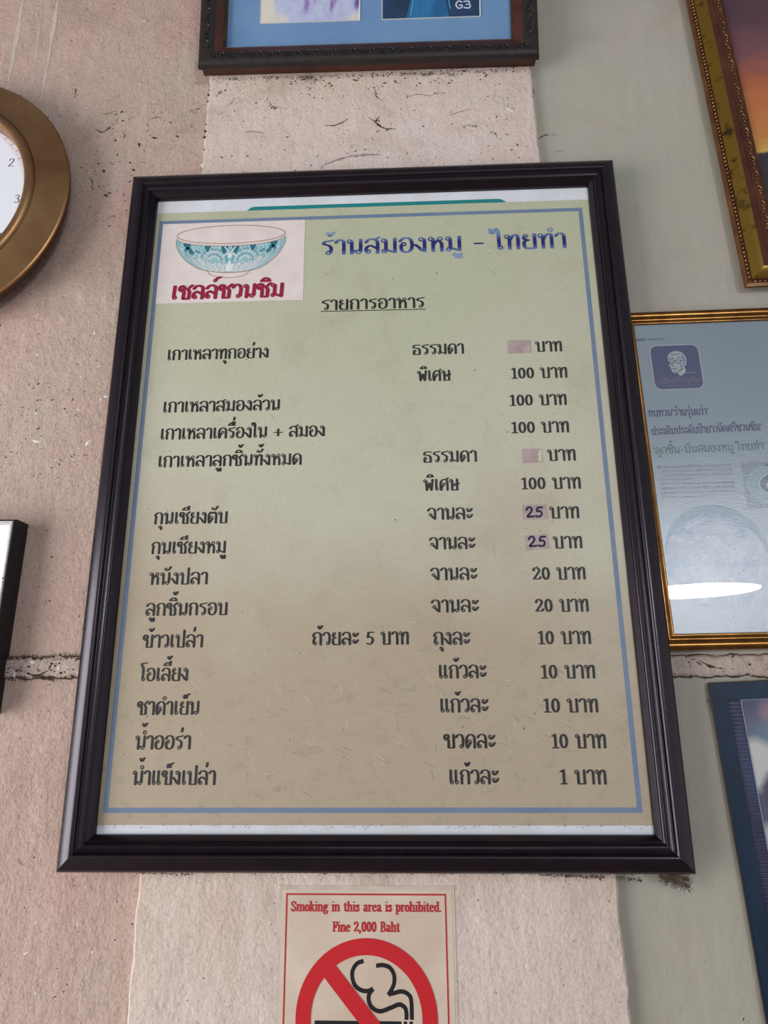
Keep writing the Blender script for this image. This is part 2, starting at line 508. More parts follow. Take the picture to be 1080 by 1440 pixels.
def plaster(name, base, tint, tint2, grime, chip, grain, speck=0.30):
    mt, nt, b = nodes(name)
    b.inputs['Roughness'].default_value = 0.75
    b.inputs['Specular IOR Level'].default_value = 0.25
    c = mix(nt, ramp(nt, noise_tex(nt, 2.6, 3, dist=0.4), [(0.38, BLACK0), (0.62, WHITE1)]), base, tint)
    c = mix(nt, ramp(nt, noise_tex(nt, 7.0, 4), [(0.50, BLACK0), (0.68, (0.7, 0.7, 0.7, 1))]), c, tint2)
    # brushed streaks of old paint
    c = mix(nt, ramp(nt, noise_tex(nt, 60, 3, stretch=(1.0, 1.0, 0.09)), [(0.48, BLACK0), (0.72, (0.22, 0.22, 0.22, 1))]), c, chip)
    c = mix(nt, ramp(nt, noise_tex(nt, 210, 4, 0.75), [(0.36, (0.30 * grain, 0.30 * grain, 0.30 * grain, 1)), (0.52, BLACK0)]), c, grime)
    # grimy clouds and fine specks
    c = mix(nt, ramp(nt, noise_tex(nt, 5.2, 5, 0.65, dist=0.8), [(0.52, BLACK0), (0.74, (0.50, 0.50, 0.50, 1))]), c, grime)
    c = mix(nt, ramp(nt, noise_tex(nt, 150, 3, 0.7), [(0.64, BLACK0), (0.74, (speck, speck, speck, 1))]), c, (0.06, 0.045, 0.035, 1))
    c = mix(nt, ramp(nt, noise_tex(nt, 95, 3, 0.6), [(0.66, BLACK0), (0.74, (0.35, 0.35, 0.35, 1))]), c, chip)
    nt.links.new(c, b.inputs['Base Color'])
    bump(nt, b, [(noise_tex(nt, 14, 4), 0.45 * grain, 0.010), (noise_tex(nt, 70, 4, stretch=(1, 1, 0.6)), 0.72 * grain, 0.003),
                 (noise_tex(nt, 260, 3), 0.85 * grain, 0.0012)])
    return mt


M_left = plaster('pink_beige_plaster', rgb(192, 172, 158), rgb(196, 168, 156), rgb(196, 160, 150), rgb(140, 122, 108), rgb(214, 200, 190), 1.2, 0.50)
M_pillar = plaster('cream_plaster', rgb(224, 206, 198), rgb(216, 196, 182), rgb(212, 190, 176), rgb(166, 148, 134), rgb(240, 230, 226), 0.95, 0.45)
M_right = plaster('grey_green_plaster', rgb(182, 174, 163), rgb(178, 174, 158), rgb(170, 172, 160), rgb(164, 150, 138), rgb(196, 188, 180), 0.30, 0.10)
M_band = plaster('band_plaster', rgb(200, 184, 172), rgb(194, 174, 164), rgb(186, 160, 150), rgb(132, 112, 98), rgb(218, 208, 198), 1.3, 0.5)
M_dirt = mat('dark_dirt', rgb(52, 40, 32), 0.95, col2=rgb(86, 68, 56), vscale=300)
M_flake = mat('pale_paint_flake', rgb(232, 224, 212), 0.8)
M_crack = mat('crack_dirt', rgb(58, 44, 36), 1.0, col2=rgb(104, 78, 64), vscale=120)

M_frame = mat('dark_stained_frame', rgb(13, 8, 13), 0.25, spec=0.58, col2=rgb(26, 14, 20), vscale=40, vstretch=(1, 1, 1),
              bumps=((220, 0.10, 0.001, None),))


M_frame.node_tree.nodes['Principled BSDF'].inputs['Specular Tint'].default_value = (0.93, 0.84, 1.0, 1)


def sheet_material():
    mt, nt, b = nodes('faded_menu_sheet')
    b.inputs['Roughness'].default_value = 0.42
    b.inputs['Specular IOR Level'].default_value = 0.35
    tc = N(nt, 'ShaderNodeTexCoord')
    sp = N(nt, 'ShaderNodeSeparateXYZ')
    nt.links.new(tc.outputs['Object'], sp.inputs[0])
    # the print turns from greenish to beige towards its lower edge
    n = noise_tex(nt, 5, 4)
    a = N(nt, 'ShaderNodeMath', operation='MULTIPLY_ADD')
    nt.links.new(n, a.inputs[0])
    a.inputs[1].default_value = 0.55
    nt.links.new(sp.outputs['Z'], a.inputs[2])
    c = ramp(nt, a.outputs[0], [(0.0, rgb(184, 168, 146)), (0.30, rgb(202, 198, 178)), (0.62, rgb(192, 194, 166))])
    c = mix(nt, ramp(nt, noise_tex(nt, 9, 5, 0.7, dist=0.6), [(0.54, BLACK0), (0.78, (0.42, 0.42, 0.42, 1))]), c, rgb(164, 150, 126))
    low = N(nt, 'ShaderNodeMapRange')
    low.inputs['From Min'].default_value, low.inputs['From Max'].default_value = -0.16, -0.30
    nt.links.new(sp.outputs['Z'], low.inputs['Value'])
    sm = ramp(nt, noise_tex(nt, 34, 6, 0.8, stretch=(1.0, 1.0, 1.5), dist=0.5), [(0.52, BLACK0), (0.72, (0.6, 0.6, 0.6, 1))])
    c = mix(nt, mix(nt, low.outputs[0], BLACK0, sm), c, rgb(150, 138, 118))
    c = mix(nt, ramp(nt, noise_tex(nt, 190, 3, 0.7), [(0.68, BLACK0), (0.76, (0.35, 0.35, 0.35, 1))]), c, rgb(110, 96, 78))
    c = mix(nt, ramp(nt, noise_tex(nt, 320, 2, 0.7), [(0.40, (0.14, 0.14, 0.14, 1)), (0.60, BLACK0)]), c, rgb(150, 146, 118))
    nt.links.new(c, b.inputs['Base Color'])
    bump(nt, b, [(noise_tex(nt, 6, 3), 0.12, 0.004)])
    return mt


M_sheet = sheet_material()
M_white_board = mat('white_backing', rgb(226, 230, 238), 0.5, col2=rgb(218, 218, 222), vscale=24)
M_teal = mat('teal_print', rgb(22, 130, 132), 0.5)
M_blue_line = mat('grey_blue_print', rgb(108, 128, 158), 0.5, col2=rgb(118, 136, 158), vscale=18)
M_ink = mat('black_ink', rgb(24, 24, 26), 0.5, col2=rgb(44, 42, 44), vscale=60)
M_logo_paper = mat('pinkish_white_print', rgb(234, 222, 218), 0.5, col2=rgb(226, 212, 208), vscale=30)
M_crimson = mat('crimson_print', rgb(150, 18, 56), 0.5)
M_outline = mat('brown_outline_print', rgb(176, 146, 120), 0.5)
M_bowl_teal = mat('bowl_teal_print', rgb(132, 184, 194), 0.5, col2=rgb(160, 200, 206), vscale=60)
M_bowl_dark = mat('bowl_dark_teal_print', rgb(40, 112, 130), 0.5)
M_bowl_white = mat('bowl_white_print', rgb(232, 234, 234), 0.5)
M_patch = mat('mauve_paper_patch', rgb(188, 168, 164), 0.6, col2=rgb(166, 146, 144), vscale=60)
M_marker = mat('navy_marker', rgb(34, 22, 66), 0.6)
M_scuff_l = mat('pale_scratch', rgb(206, 200, 178), 0.5)
M_scuff_d = mat('grey_scuff', rgb(150, 140, 120), 0.6)


def title_material():
    mt, nt, b = nodes('blue_gradient_print')
    b.inputs['Roughness'].default_value = 0.5
    tc = N(nt, 'ShaderNodeTexCoord')
    sp = N(nt, 'ShaderNodeSeparateXYZ')
    nt.links.new(tc.outputs['Object'], sp.inputs[0])
    mr = N(nt, 'ShaderNodeMapRange')
    mr.inputs['From Min'].default_value = 0.342
    mr.inputs['From Max'].default_value = 0.398
    nt.links.new(sp.outputs['Z'], mr.inputs['Value'])
    c = ramp(nt, mr.outputs[0], [(0.0, rgb(150, 168, 190)), (0.22, rgb(122, 146, 190)), (0.30, rgb(92, 112, 172)), (0.44, rgb(26, 34, 112)),
                                 (0.62, rgb(24, 32, 110)), (0.84, rgb(112, 138, 184)), (1.0, rgb(130, 152, 188))])
    nt.links.new(c, b.inputs['Base Color'])
    return mt


M_title = title_material()

M_wood_carved = mat('dark_carved_wood', rgb(26, 21, 22), 0.5, col2=rgb(42, 32, 28), vscale=60, bumps=((90, 0.3, 0.002, None),))
M_wood_red = mat('red_brown_wood', rgb(84, 42, 32), 0.4, col2=rgb(54, 28, 24), vscale=24, vstretch=(0.2, 1, 1))
M_gilt_old = mat('tarnished_gilt', rgb(116, 88, 48), 0.4, metal=0.6, col2=rgb(70, 52, 34), vscale=50)
M_mat_blue = mat('sky_blue_mount', rgb(112, 148, 188), 0.7, col2=rgb(104, 140, 182), vscale=14)
M_gold = mat('gold_lacquer', rgb(140, 108, 40), 0.34, metal=0.7, col2=rgb(66, 46, 26), vscale=42, lo=0.57, hi=0.70, bumps=((60, 0.12, 0.001, None),))
M_gold_brown = mat('brown_gold_lacquer', rgb(124, 84, 46), 0.38, metal=0.5, col2=rgb(96, 60, 36), vscale=20)
M_maroon = mat('maroon_gold_lacquer', rgb(112, 66, 46), 0.40, metal=0.45, col2=rgb(88, 48, 40), vscale=24)
M_gold_hi = mat('worn_gold_relief', rgb(178, 142, 92), 0.28, metal=0.85, col2=rgb(120, 84, 52), vscale=70)
M_gold_tube = mat('polished_gold_moulding', rgb(158, 112, 58), 0.24, metal=0.9, col2=rgb(122, 82, 42), vscale=30)
M_brass = mat('aged_brass', rgb(178, 138, 98), 0.36, metal=0.85, col2=rgb(144, 102, 68), vscale=7, bumps=((30, 0.06, 0.002, None),))
M_brass_dark = mat('dark_brown_brass', rgb(86, 58, 38), 0.45, metal=0.5)
M_dial = mat('white_dial', rgb(232, 236, 246), 0.5)
M_black = mat('black_lacquer', rgb(20, 18, 20), 0.55)
M_silver = mat('silver_trim', rgb(206, 204, 208), 0.30, metal=0.85, col2=rgb(176, 172, 176), vscale=60)
M_silver_white = mat('silver_white_mount', rgb(236, 232, 238), 0.45, metal=0.15)
M_blue_mount = mat('navy_blue_mount', rgb(20, 44, 72), 0.5, spec=0.35, col2=rgb(12, 34, 56), vscale=12)
M_rib = mat('ribbed_blue_grey', rgb(66, 72, 104), 0.4, col2=rgb(52, 48, 78), vscale=16)
M_rib_line = mat('silver_line', rgb(150, 158, 176), 0.35)
M_page = mat('pale_blue_page', rgb(176, 192, 206), 0.7, col2=rgb(184, 198, 208), vscale=6)
M_navy_print = mat('navy_print', rgb(54, 72, 126), 0.6)
M_green_print = mat('green_print', rgb(64, 118, 116), 0.6)
M_violet = mat('violet_print', rgb(86, 92, 144), 0.6)
M_violet_text = mat('mauve_print', rgb(150, 136, 166), 0.6)
M_page_white = mat('white_print', rgb(214, 224, 226), 0.6)
M_small = mat('grey_small_print', rgb(122, 138, 156), 0.6)
M_small_dark = mat('dark_small_print', rgb(78, 92, 112), 0.6)
M_red_print = mat('dull_red_print', rgb(160, 96, 104), 0.6)
M_sign = mat('cream_sign_paper', rgb(224, 206, 188), 0.45, col2=rgb(210, 188, 168), vscale=14)
M_sign_edge = mat('clear_laminate_edge', rgb(216, 202, 186), 0.35, col2=rgb(200, 184, 168), vscale=40)
M_red = mat('sign_red', rgb(204, 30, 40), 0.45)
M_red_text = mat('sign_dark_red', rgb(186, 40, 50), 0.5)
M_sign_black = mat('sign_black', rgb(26, 22, 28), 0.45)


def glass_material():
    mt = bpy.data.materials.new('dusty_picture_glass')
    mt.use_nodes = True
    nt = mt.node_tree
    nt.nodes.clear()
    out = N(nt, 'ShaderNodeOutputMaterial')
    fr = N(nt, 'ShaderNodeFresnel', IOR=1.5)
    tr = N(nt, 'ShaderNodeBsdfTransparent')
    g1 = N(nt, 'ShaderNodeBsdfGlossy', Roughness=0.015)
    g2 = N(nt, 'ShaderNodeBsdfGlossy', Roughness=0.16)
    gb = N(nt, 'ShaderNodeBump', Strength=0.25, Distance=0.001)
    nt.links.new(noise_tex(nt, 420, 3, 0.7), gb.inputs['Height'])
    nt.links.new(gb.outputs['Normal'], g2.inputs['Normal'])
    mg = N(nt, 'ShaderNodeMixShader')
    mg.inputs[0].default_value = 0.62
    nt.links.new(g1.outputs[0], mg.inputs[1])
    nt.links.new(g2.outputs[0], mg.inputs[2])
    ms = N(nt, 'ShaderNodeMixShader')
    nt.links.new(fr.outputs[0], ms.inputs[0])
    nt.links.new(tr.outputs[0], ms.inputs[1])
    nt.links.new(mg.outputs[0], ms.inputs[2])
    g3 = N(nt, 'ShaderNodeBsdfGlossy', Roughness=0.27)
    g3.inputs['Color'].default_value = (0.88, 0.94, 1.0, 1)
    nt.links.new(gb.outputs['Normal'], g3.inputs['Normal'])
    mh = N(nt, 'ShaderNodeMixShader')
    mh.inputs[0].default_value = 0.032                         # film of dust and grease
    nt.links.new(ms.outputs[0], mh.inputs[1])
    nt.links.new(g3.outputs[0], mh.inputs[2])
    nt.links.new(mh.outputs[0], out.inputs['Surface'])
    return mt


M_glass = glass_material()


def blurred_photo(name, base, base2, blobs, scale=24):
    """an out-of-focus printed picture: soft patches of colour (x, z, rx, rz, softness, colour)"""
    mt, nt, b = nodes(name)
    b.inputs['Roughness'].default_value = 0.4
    tc = N(nt, 'ShaderNodeTexCoord')
    c = ramp(nt, noise_tex(nt, scale, 4), [(0.35, base), (0.65, base2)])
    wob = N(nt, 'ShaderNodeVectorMath', operation='SCALE')
    nn = N(nt, 'ShaderNodeTexNoise', Scale=40.0, Detail=3.0)
    nt.links.new(tc.outputs['Object'], nn.inputs['Vector'])
    nt.links.new(nn.outputs['Color'], wob.inputs[0])
    wob.inputs['Scale'].default_value = 0.012
    ad = N(nt, 'ShaderNodeVectorMath', operation='ADD')
    nt.links.new(tc.outputs['Object'], ad.inputs[0])
    nt.links.new(wob.outputs[0], ad.inputs[1])
    for x, z, rx, rz, soft, col in blobs:
        mp = N(nt, 'ShaderNodeVectorMath', operation='SUBTRACT')
        nt.links.new(ad.outputs[0], mp.inputs[0])
        mp.inputs[1].default_value = (x + 0.006, 0, z + 0.006)
        ml = N(nt, 'ShaderNodeVectorMath', operation='MULTIPLY')
        nt.links.new(mp.outputs[0], ml.inputs[0])
        ml.inputs[1].default_value = (1 / rx, 0, 1 / rz)
        ln = N(nt, 'ShaderNodeVectorMath', operation='LENGTH')
        nt.links.new(ml.outputs[0], ln.inputs[0])
        c = mix(nt, ramp(nt, ln.outputs['Value'], [(max(0.0, 1 - soft), WHITE1), (min(1.0, 1.0), BLACK0)]), c, col)
    nt.links.new(c, b.inputs['Base Color'])
    return mt

# ---------------------------------------------------------------- the setting: pillar between two lengths of wall
YW = 0.012                                                     # face of the side walls; the pillar stands 12 mm proud at y = 0


def edge_x(side, z):
    t = (z + 0.68) / 1.4
    x = -0.2905 + 0.011 * t if side < 0 else 0.3005 - 0.027 * t
    return x + 0.0022 * (noise.noise(Vector((side * 3.1, 0, z * 22))) + 0.6 * noise.noise(Vector((side * 5, 1, z * 70))))


def build_pillar():
    mb = MB()
    zs = [-ZC + (2.9 / 700) * i for i in range(701)]
    v, f = [], []
    for z in zs:
        xl, xr = edge_x(-1, z), edge_x(1, z)
        ch = 0.0045 + 0.0015 * noise.noise(Vector((2, 7, z * 40)))
        for x, y in ((xl - 0.001, YW + 0.02), (xl, 0.0075), (xl + 0.3 * ch, 0.003), (xl + ch, 0.0), (xr - ch, 0.0), (xr - 0.3 * ch, 0.003), (xr, 0.0075), (xr + 0.001, YW + 0.02)):
            v.append((x, y, z))
    for i in range(len(zs) - 1):
        for k in range(7):
            f.append((i * 8 + k, i * 8 + k + 1, (i + 1) * 8 + k + 1, (i + 1) * 8 + k))
    mb.add(v, f)
    o = mb.build('pillar', [M_pillar], solid=False, smooth=6, loc=(0, 0, ZC))
    return structure(o, 'cream plastered pillar behind the menu board')


build_pillar()
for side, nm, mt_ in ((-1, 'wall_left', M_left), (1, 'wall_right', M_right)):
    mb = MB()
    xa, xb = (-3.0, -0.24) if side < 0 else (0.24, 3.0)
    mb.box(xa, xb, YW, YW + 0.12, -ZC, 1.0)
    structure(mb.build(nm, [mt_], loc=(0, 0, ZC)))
mb = MB()
mb.box(-3.0, 3.0, -6.2, 0.13, -ZC - 0.1, -ZC)
structure(mb.build('floor', [mat('grey_floor', rgb(150, 142, 132), 0.6, col2=rgb(130, 122, 112), vscale=3)], loc=(0, 0, ZC)))


def seam(name, xa, xb, zt, zb, seed):
    """a patched horizontal band of plaster with a ragged dirty joint above and below"""
    mb = MB()
    n = int((xb - xa) / 0.003)
    v, f = [], []
    rows = []
    for i in range(n + 1):
        x = xa + (xb - xa) * i / n
        a = 0.0022 * noise.noise(Vector((x * 45, seed, 0))) + 0.0014 * noise.noise(Vector((x * 160, seed, 4)))
        b = 0.0022 * noise.noise(Vector((x * 40, seed, 9))) + 0.0016 * noise.noise(Vector((x * 150, seed, 2)))
        rows.append((x, zt + a, zb + b))
        for z, y in ((zt + a + 0.001, YW + 0.001), (zt + a, YW - 0.0025), (zt + a - 0.004, YW - 0.0042), (zb + b + 0.004, YW - 0.0042), (zb + b, YW - 0.0025), (zb + b - 0.001, YW + 0.001)):
            v.append((x, y, z))
    for i in range(n):
        for k in range(5):
            f.append((i * 6 + k, i * 6 + k + 1, (i + 1) * 6 + k + 1, (i + 1) * 6 + k))
    mb.add(v, f)
    o = mb.build(name, [M_band], solid=False, smooth=60, loc=(0, 0, ZC))
    structure(o)
    cr = MB()
    for zi, w in ((1, 0.0010), (2, 0.0013)):
        run = []
        for r in rows:
            run.append((r[0], YW - 0.0012, r[zi] + (0.0008 if zi == 1 else -0.0008)))
        rad = [max(0.0004, w * (0.9 + 1.1 * noise.noise(Vector((r[0] * 60, seed + zi, 1))))) for r in rows]
        cr.tube(run, rad, n=6)
    c = cr.build('crack_line', [M_crack], o)
    c['kind'] = 'structure'
    return o


seam('trim_1', -3.0, -0.292, -0.2510, -0.2770, 3.0)
seam('trim_2', 0.294, 3.0, -0.2560, -0.2815, 8.0)


# ---------------------------------------------------------------- menu board
def rounded(x0, x1, z0, z1, r, n=6):
    pts = []
    for cx, cz, a0 in ((x1 - r, z0 + r, -90), (x1 - r, z1 - r, 0), (x0 + r, z1 - r, 90), (x0 + r, z0 + r, 180)):
        for i in range(n + 1):
            a = math.radians(a0 + 90 * i / n)
            pts.append((cx + r * math.cos(a), cz + r * math.sin(a)))
    return pts


W2, H2 = 0.385, 0.510
board = thing('menu_board', 'large dark-framed menu board with black Thai dish and price lines on faded green-beige sheet', 'menu', (0, 0, ZC))
PROF = [(15, -0.5), (14, -7), (4, -10.4), (0.3, -11.4), (0, -13), (0.7, -16.5), (2.2, -19.2), (4.5, -21.4), (8, -23.4), (12, -25.2), (16, -26.5), (19, -27.0), (21, -26.6), (22.5, -25), (23.6, -23.4)]
PROF = spline(PROF, 3)
PROF += [(24.4, -24.6), (25.2, -25.1), (26.0, -24.6), (26.4, -23.2), (28.5, -21.6), (31, -21.0), (31.4, -22.0), (32.1, -22.5), (32.9, -22.0), (33.3, -20.6),
         (35.5, -18.8), (36.0, -19.4), (36.7, -19.6), (37.3, -18.8), (39.5, -15.8), (41.2, -13.2), (42, -12), (42, -7), (41, -0.5)]
mb = MB()
mb.rails(-W2, W2, -H2, H2, [(d / 1000, y / 1000) for d, y in PROF])
mb.build('frame', [M_frame], board, smooth=35)
mb = MB()
mb.box(-0.348, 0.348, -0.0070, -0.0045, -0.472, 0.474, 0)
back = mb.build('backing_board', [M_white_board], board)
back['label'] = 'white backing board showing above and below the sheet'
mb = MB()
mb.flat([(-0.197, 0.440), (0.216, 0.440), (0.214, 0.4465), (0.206, 0.4518), (0.200, 0.4524), (-0.184, 0.4524), (-0.190, 0.4518), (-0.197, 0.4465)], -0.0072)
mb.build('teal_panel', [M_teal], back, solid=False)

# the printed sheet, its top edge slightly uneven
mb = MB()
top = []
for i in range(41):
    x = -0.3445 + 0.687 * i / 40
    top.append((x, 0.4450 + 0.0006 * noise.noise(Vector((x * 30, 2, 2)))))
mb.flat([(-0.3440, -0.4576), (0.3426, -0.4578)] + top[::-1], -0.0078)
sheet = mb.build('menu_sheet', [M_sheet], board, solid=False)

YP = -0.00795
bx0, bx1, bz0, bz1, bw = -0.3374, 0.3317, -0.4438, 0.4302, 0.0062
mb = MB()
mb.rect(bx0, bx1, bz0, bz0 + bw, YP)
mb.rect(bx0, bx1, bz1 - bw, bz1, YP)
mb.rect(bx0, bx0 + bw, bz0 + bw, bz1 - bw, YP)
mb.rect(bx1 - bw, bx1, bz0 + bw, bz1 - bw, YP)
mb.build('printed_border', [M_blue_line], sheet, solid=False)

LINES = [
    ("เกาเหลาทุกอย่าง", -0.3060, -0.1527, 0.1840), ("ธรรมดา", 0.0622, 0.1384, 0.1828), ("บาท", 0.2423, 0.2821, 0.1828),
    ("พิเศษ", 0.0674, 0.1192, 0.1398), ("100 บาท", 0.2053, 0.2866, 0.1404),
    ("เกาเหลาสมองล้วน", -0.3056, -0.1327, 0.0990), ("100 บาท", 0.2006, 0.2823, 0.0976),
    ("เกาเหลาเครื่องใน + สมอง", -0.3060, -0.0660, 0.0566), ("100 บาท", 0.2008, 0.2824, 0.0554),
    ("เกาเหลาลูกชิ้นทั้งหมด", -0.3059, -0.0984, 0.0143), ("ธรรมดา", 0.0743, 0.1503, 0.0138), ("บาท", 0.2480, 0.2883, 0.0129),
    ("พิเศษ", 0.0727, 0.1252, -0.0280), ("100 บาท", 0.2099, 0.2920, -0.0284),
    ("กุนเชียงตับ", -0.3050, -0.2006, -0.0700), ("จานละ", 0.0781, 0.1416, -0.0699), ("บาท", 0.2451, 0.2863, -0.0708),
    ("กุนเชียงหมู", -0.3053, -0.1999, -0.1125), ("จานละ", 0.0796, 0.1431, -0.1117), ("บาท", 0.2469, 0.2870, -0.1127),
    ("หนังปลา", -0.3050, -0.2229, -0.1554), ("จานละ", 0.0802, 0.1439, -0.1541), ("20 บาท", 0.2171, 0.2878, -0.1553),
    ("ลูกชิ้นกรอบ", -0.3053, -0.1935, -0.1975), ("จานละ", 0.0801, 0.1442, -0.1972), ("20 บาท", 0.2178, 0.2882, -0.1981),
    ("ข้าวเปล่า", -0.3060, -0.2239, -0.2399), ("ถ้วยละ 5 บาท", -0.0784, 0.0502, -0.2387), ("ถุงละ", 0.0820, 0.1309, -0.2399), ("10 บาท", 0.2187, 0.2876, -0.2402),
    ("โอเลี้ยง", -0.3054, -0.2409, -0.2832), ("แก้วละ", 0.0878, 0.1505, -0.2824), ("10 บาท", 0.2198, 0.2891, -0.2836),
    ("ชาดำเย็น", -0.3058, -0.2233, -0.3257), ("แก้วละ", 0.0884, 0.1511, -0.3247), ("10 บาท", 0.2200, 0.2892, -0.3255),
    ("น้ำออร่า", -0.3049, -0.2313, -0.3681), ("ขวดละ", 0.0917, 0.1577, -0.3681), ("10 บาท", 0.2273, 0.2953, -0.3686),
    ("น้ำแข็งเปล่า", -0.3044, -0.1965, -0.4105), ("แก้วละ", 0.0973, 0.1600, -0.4104), ("1 บาท", 0.2346, 0.2918, -0.4107),
]
YT = -0.0081
mb = MB()
for text, x0, x1, z in LINES:
    write(mb, text, x0, x1, z, 0.00162, YT, 1.02, 0.46, 0.42)
write(mb, "รายการอาหาร", -0.0746, 0.0827, 0.2616, 0.00170, YT, 1.06, 0.48, 0.42)
stroke(mb, [(-0.0750, 0.2592), (0.0830, 0.2584)], YT, 0.0006, 0.0006)
mb.build('item_lettering', [M_ink], sheet, solid=False)
mb = MB()
write(mb, "ร้านสมองหมู - ไทยทำ", -0.0764, 0.3021, 0.3590, 0.00258, YT, 1.08, 0.52, 0.44)
mb.build('title_lettering', [M_title], sheet, solid=False)

# emblem: white panel, drawn bowl, crimson name
mb = MB()
mb.flat([(-0.3314, 0.2802), (-0.1033, 0.2801), (-0.1033, 0.4242), (-0.3314, 0.4242)], YT, 0)
bodyp = [(-0.3079, 0.3932), (-0.3049, 0.3778), (-0.2937, 0.3598), (-0.2751, 0.3442), (-0.2549, 0.336), (-0.2199, 0.3316), (-0.1854, 0.3349), (-0.1641, 0.3441), (-0.1453, 0.3621), (-0.1351, 0.3819), (-0.1337, 0.3933)]
rimc = (-0.2206, 0.4012, 0.0862, 0.0166)
lower_rim = [(rimc[0] + rimc[2] * math.cos(a), rimc[1] - 0.0045 + rimc[3] * math.sin(a)) for a in [math.pi * (2 - i / 24) for i in range(25)]]
bp = spline(bodyp, 4)
mb.flat(bp + lower_rim[1:-1], YT - 0.0001, 1)


def bowl_x(z):                                                  # half width of the bowl body at height z
    pts = [(p[1], abs(p[0] - rimc[0])) for p in bp[:len(bp) // 2]]
    for (za, wa), (zb, wb) in zip(pts, pts[1:]):
        if zb <= z <= za:
            return wb + (wa - wb) * (z - zb) / (za - zb)
    return 0.02


def bowl_pt(u, v):                                              # u across -1..1, v from the foot (0) to the rim (1)
    zr = rimc[1] - 0.0048 - rimc[3] * math.sqrt(max(0.0, 1 - (u * 0.98) ** 2))
    best = min(bp, key=lambda p: abs((p[0] - rimc[0]) - u * 0.0868))
    xb, zb = rimc[0] + u * 0.0735, 0.3325 + 0.040 * abs(u) ** 3.0
    xt = rimc[0] + u * 0.0848
    return (xb + (xt - xb) * v ** 0.7, zb + (zr - zb) * v)


def bowl_poly(pts, y, mi):
    mb.flat(spline([bowl_pt(*p) for p in pts + [pts[0]]], 4)[:-1], y, mi)


def bowl_line(pts, y, w, mi):
    stroke(mb, spline([bowl_pt(*p) for p in pts], 5), y, w, w, mi)


yb_ = YT - 0.00018
for sgn in (-1, 1):
    bowl_poly([(0.0, 0.03), (sgn * 0.5, 0.03), (sgn * 0.95, 0.05), (sgn * 0.97, 0.46), (sgn * 0.80, 0.36), (sgn * 0.6, 0.40), (sgn * 0.42, 0.30), (sgn * 0.2, 0.34), (0.0, 0.26)], yb_ + 0.00004, 3)
    # dark peaks hanging from the rim and standing on the sides
    for u0, w, dep in ((0.10, 0.07, 0.30), (0.42, 0.06, 0.24), (0.82, 0.08, 0.34)):
        bowl_poly([(sgn * (u0 - w), 0.99), (sgn * (u0 + w), 0.99), (sgn * (u0 + 0.01), 0.99 - dep)], yb_, 2)
    bowl_poly([(sgn * 0.50, 0.42), (sgn * 0.62, 0.80), (sgn * 0.70, 0.62), (sgn * 0.78, 0.84), (sgn * 0.90, 0.50), (sgn * 0.72, 0.48)], yb_, 2)
    bowl_poly([(sgn * 0.54, 0.42), (sgn * 0.64, 0.68), (sgn * 0.72, 0.52), (sgn * 0.66, 0.44)], yb_ - 0.00001, 1)
    # fans of feathers either side of the middle
    for r_ in (0.10, 0.15, 0.20, 0.25):
        bowl_line([(sgn * (0.30 + r_ * math.cos(t)), 0.40 + r_ * 1.9 * math.sin(t)) for t in [math.pi * q / 8 for q in range(9)]], yb_ - 0.00002, 0.00045, 2 if r_ in (0.15, 0.25) else 3)
    for t in (0.5, 0.9, 1.3, 1.75, 2.2, 2.6):
        bowl_line([(sgn * (0.30 + 0.08 * math.cos(t)), 0.40 + 0.15 * math.sin(t)), (sgn * (0.30 + 0.25 * math.cos(t)), 0.40 + 0.47 * math.sin(t))], yb_ - 0.00003, 0.0004, 3)
    # white flame petals rising from the foot
    for u0, h_, lean_ in ((0.13, 0.46, 0.01), (0.25, 0.40, 0.02), (0.38, 0.52, 0.05), (0.51, 0.66, 0.08), (0.64, 0.48, 0.07), (0.77, 0.60, 0.06), (0.89, 0.56, 0.03)):
        w = 0.060
        bowl_poly([(sgn * (u0 - w), 0.03), (sgn * (u0 + w), 0.03), (sgn * (u0 + w + lean_ * 0.3), h_ * 0.5), (sgn * (u0 + lean_), h_), (sgn * (u0 - w * 0.9 + lean_ * 0.3), h_ * 0.5)], yb_ - 0.00004, 3)
        for q in (-0.03, 0.0, 0.03):
            bowl_line([(sgn * (u0 + q), 0.05), (sgn * (u0 + q * 1.2 + lean_ * 0.25), h_ * 0.45), (sgn * (u0 + q * 0.3 + lean_ * 0.8), h_ * 0.85)], yb_ - 0.00006, 0.00028, 2)
        bowl_line([(sgn * (u0 - w), 0.03), (sgn * (u0 - w * 0.9 + lean_ * 0.3), h_ * 0.5), (sgn * (u0 + lean_), h_), (sgn * (u0 + w + lean_ * 0.3), h_ * 0.5), (sgn * (u0 + w), 0.03)], yb_ - 0.00007, 0.0003, 1)
    for u0 in (0.18, 0.26, 0.34, 0.50, 0.58, 0.66, 0.88):
        bowl_line([(sgn * u0, 0.97), (sgn * (u0 + 0.05), 0.84), (sgn * (u0 + 0.03), 0.70)], yb_ - 0.00002, 0.0004, 3)
    bowl_line([(0.0, 0.66), (sgn * 0.04, 0.80), (sgn * 0.10, 0.97)], yb_ - 0.00005, 0.0009, 3)
    bowl_line([(0.0, 0.66), (sgn * 0.07, 0.70), (sgn * 0.12, 0.62)], yb_ - 0.00005, 0.0009, 3)
bowl_poly([(0.0, 0.05), (0.045, 0.16), (0.0, 0.46), (-0.045, 0.16)], yb_ - 0.00004, 3)
bowl_poly([(0.0, 0.52), (0.04, 0.62), (0.0, 0.74), (-0.04, 0.62)], yb_ - 0.00004, 3)
stroke(mb, bp, YT - 0.00022, 0.0007, 0.0007, 4)
stroke(mb, [(rimc[0] + rimc[2] * math.cos(2 * math.pi * i / 60), rimc[1] + rimc[3] * math.sin(2 * math.pi * i / 60)) for i in range(60)], YT - 0.00022, 0.0007, 0.0007, 4, closed=True)
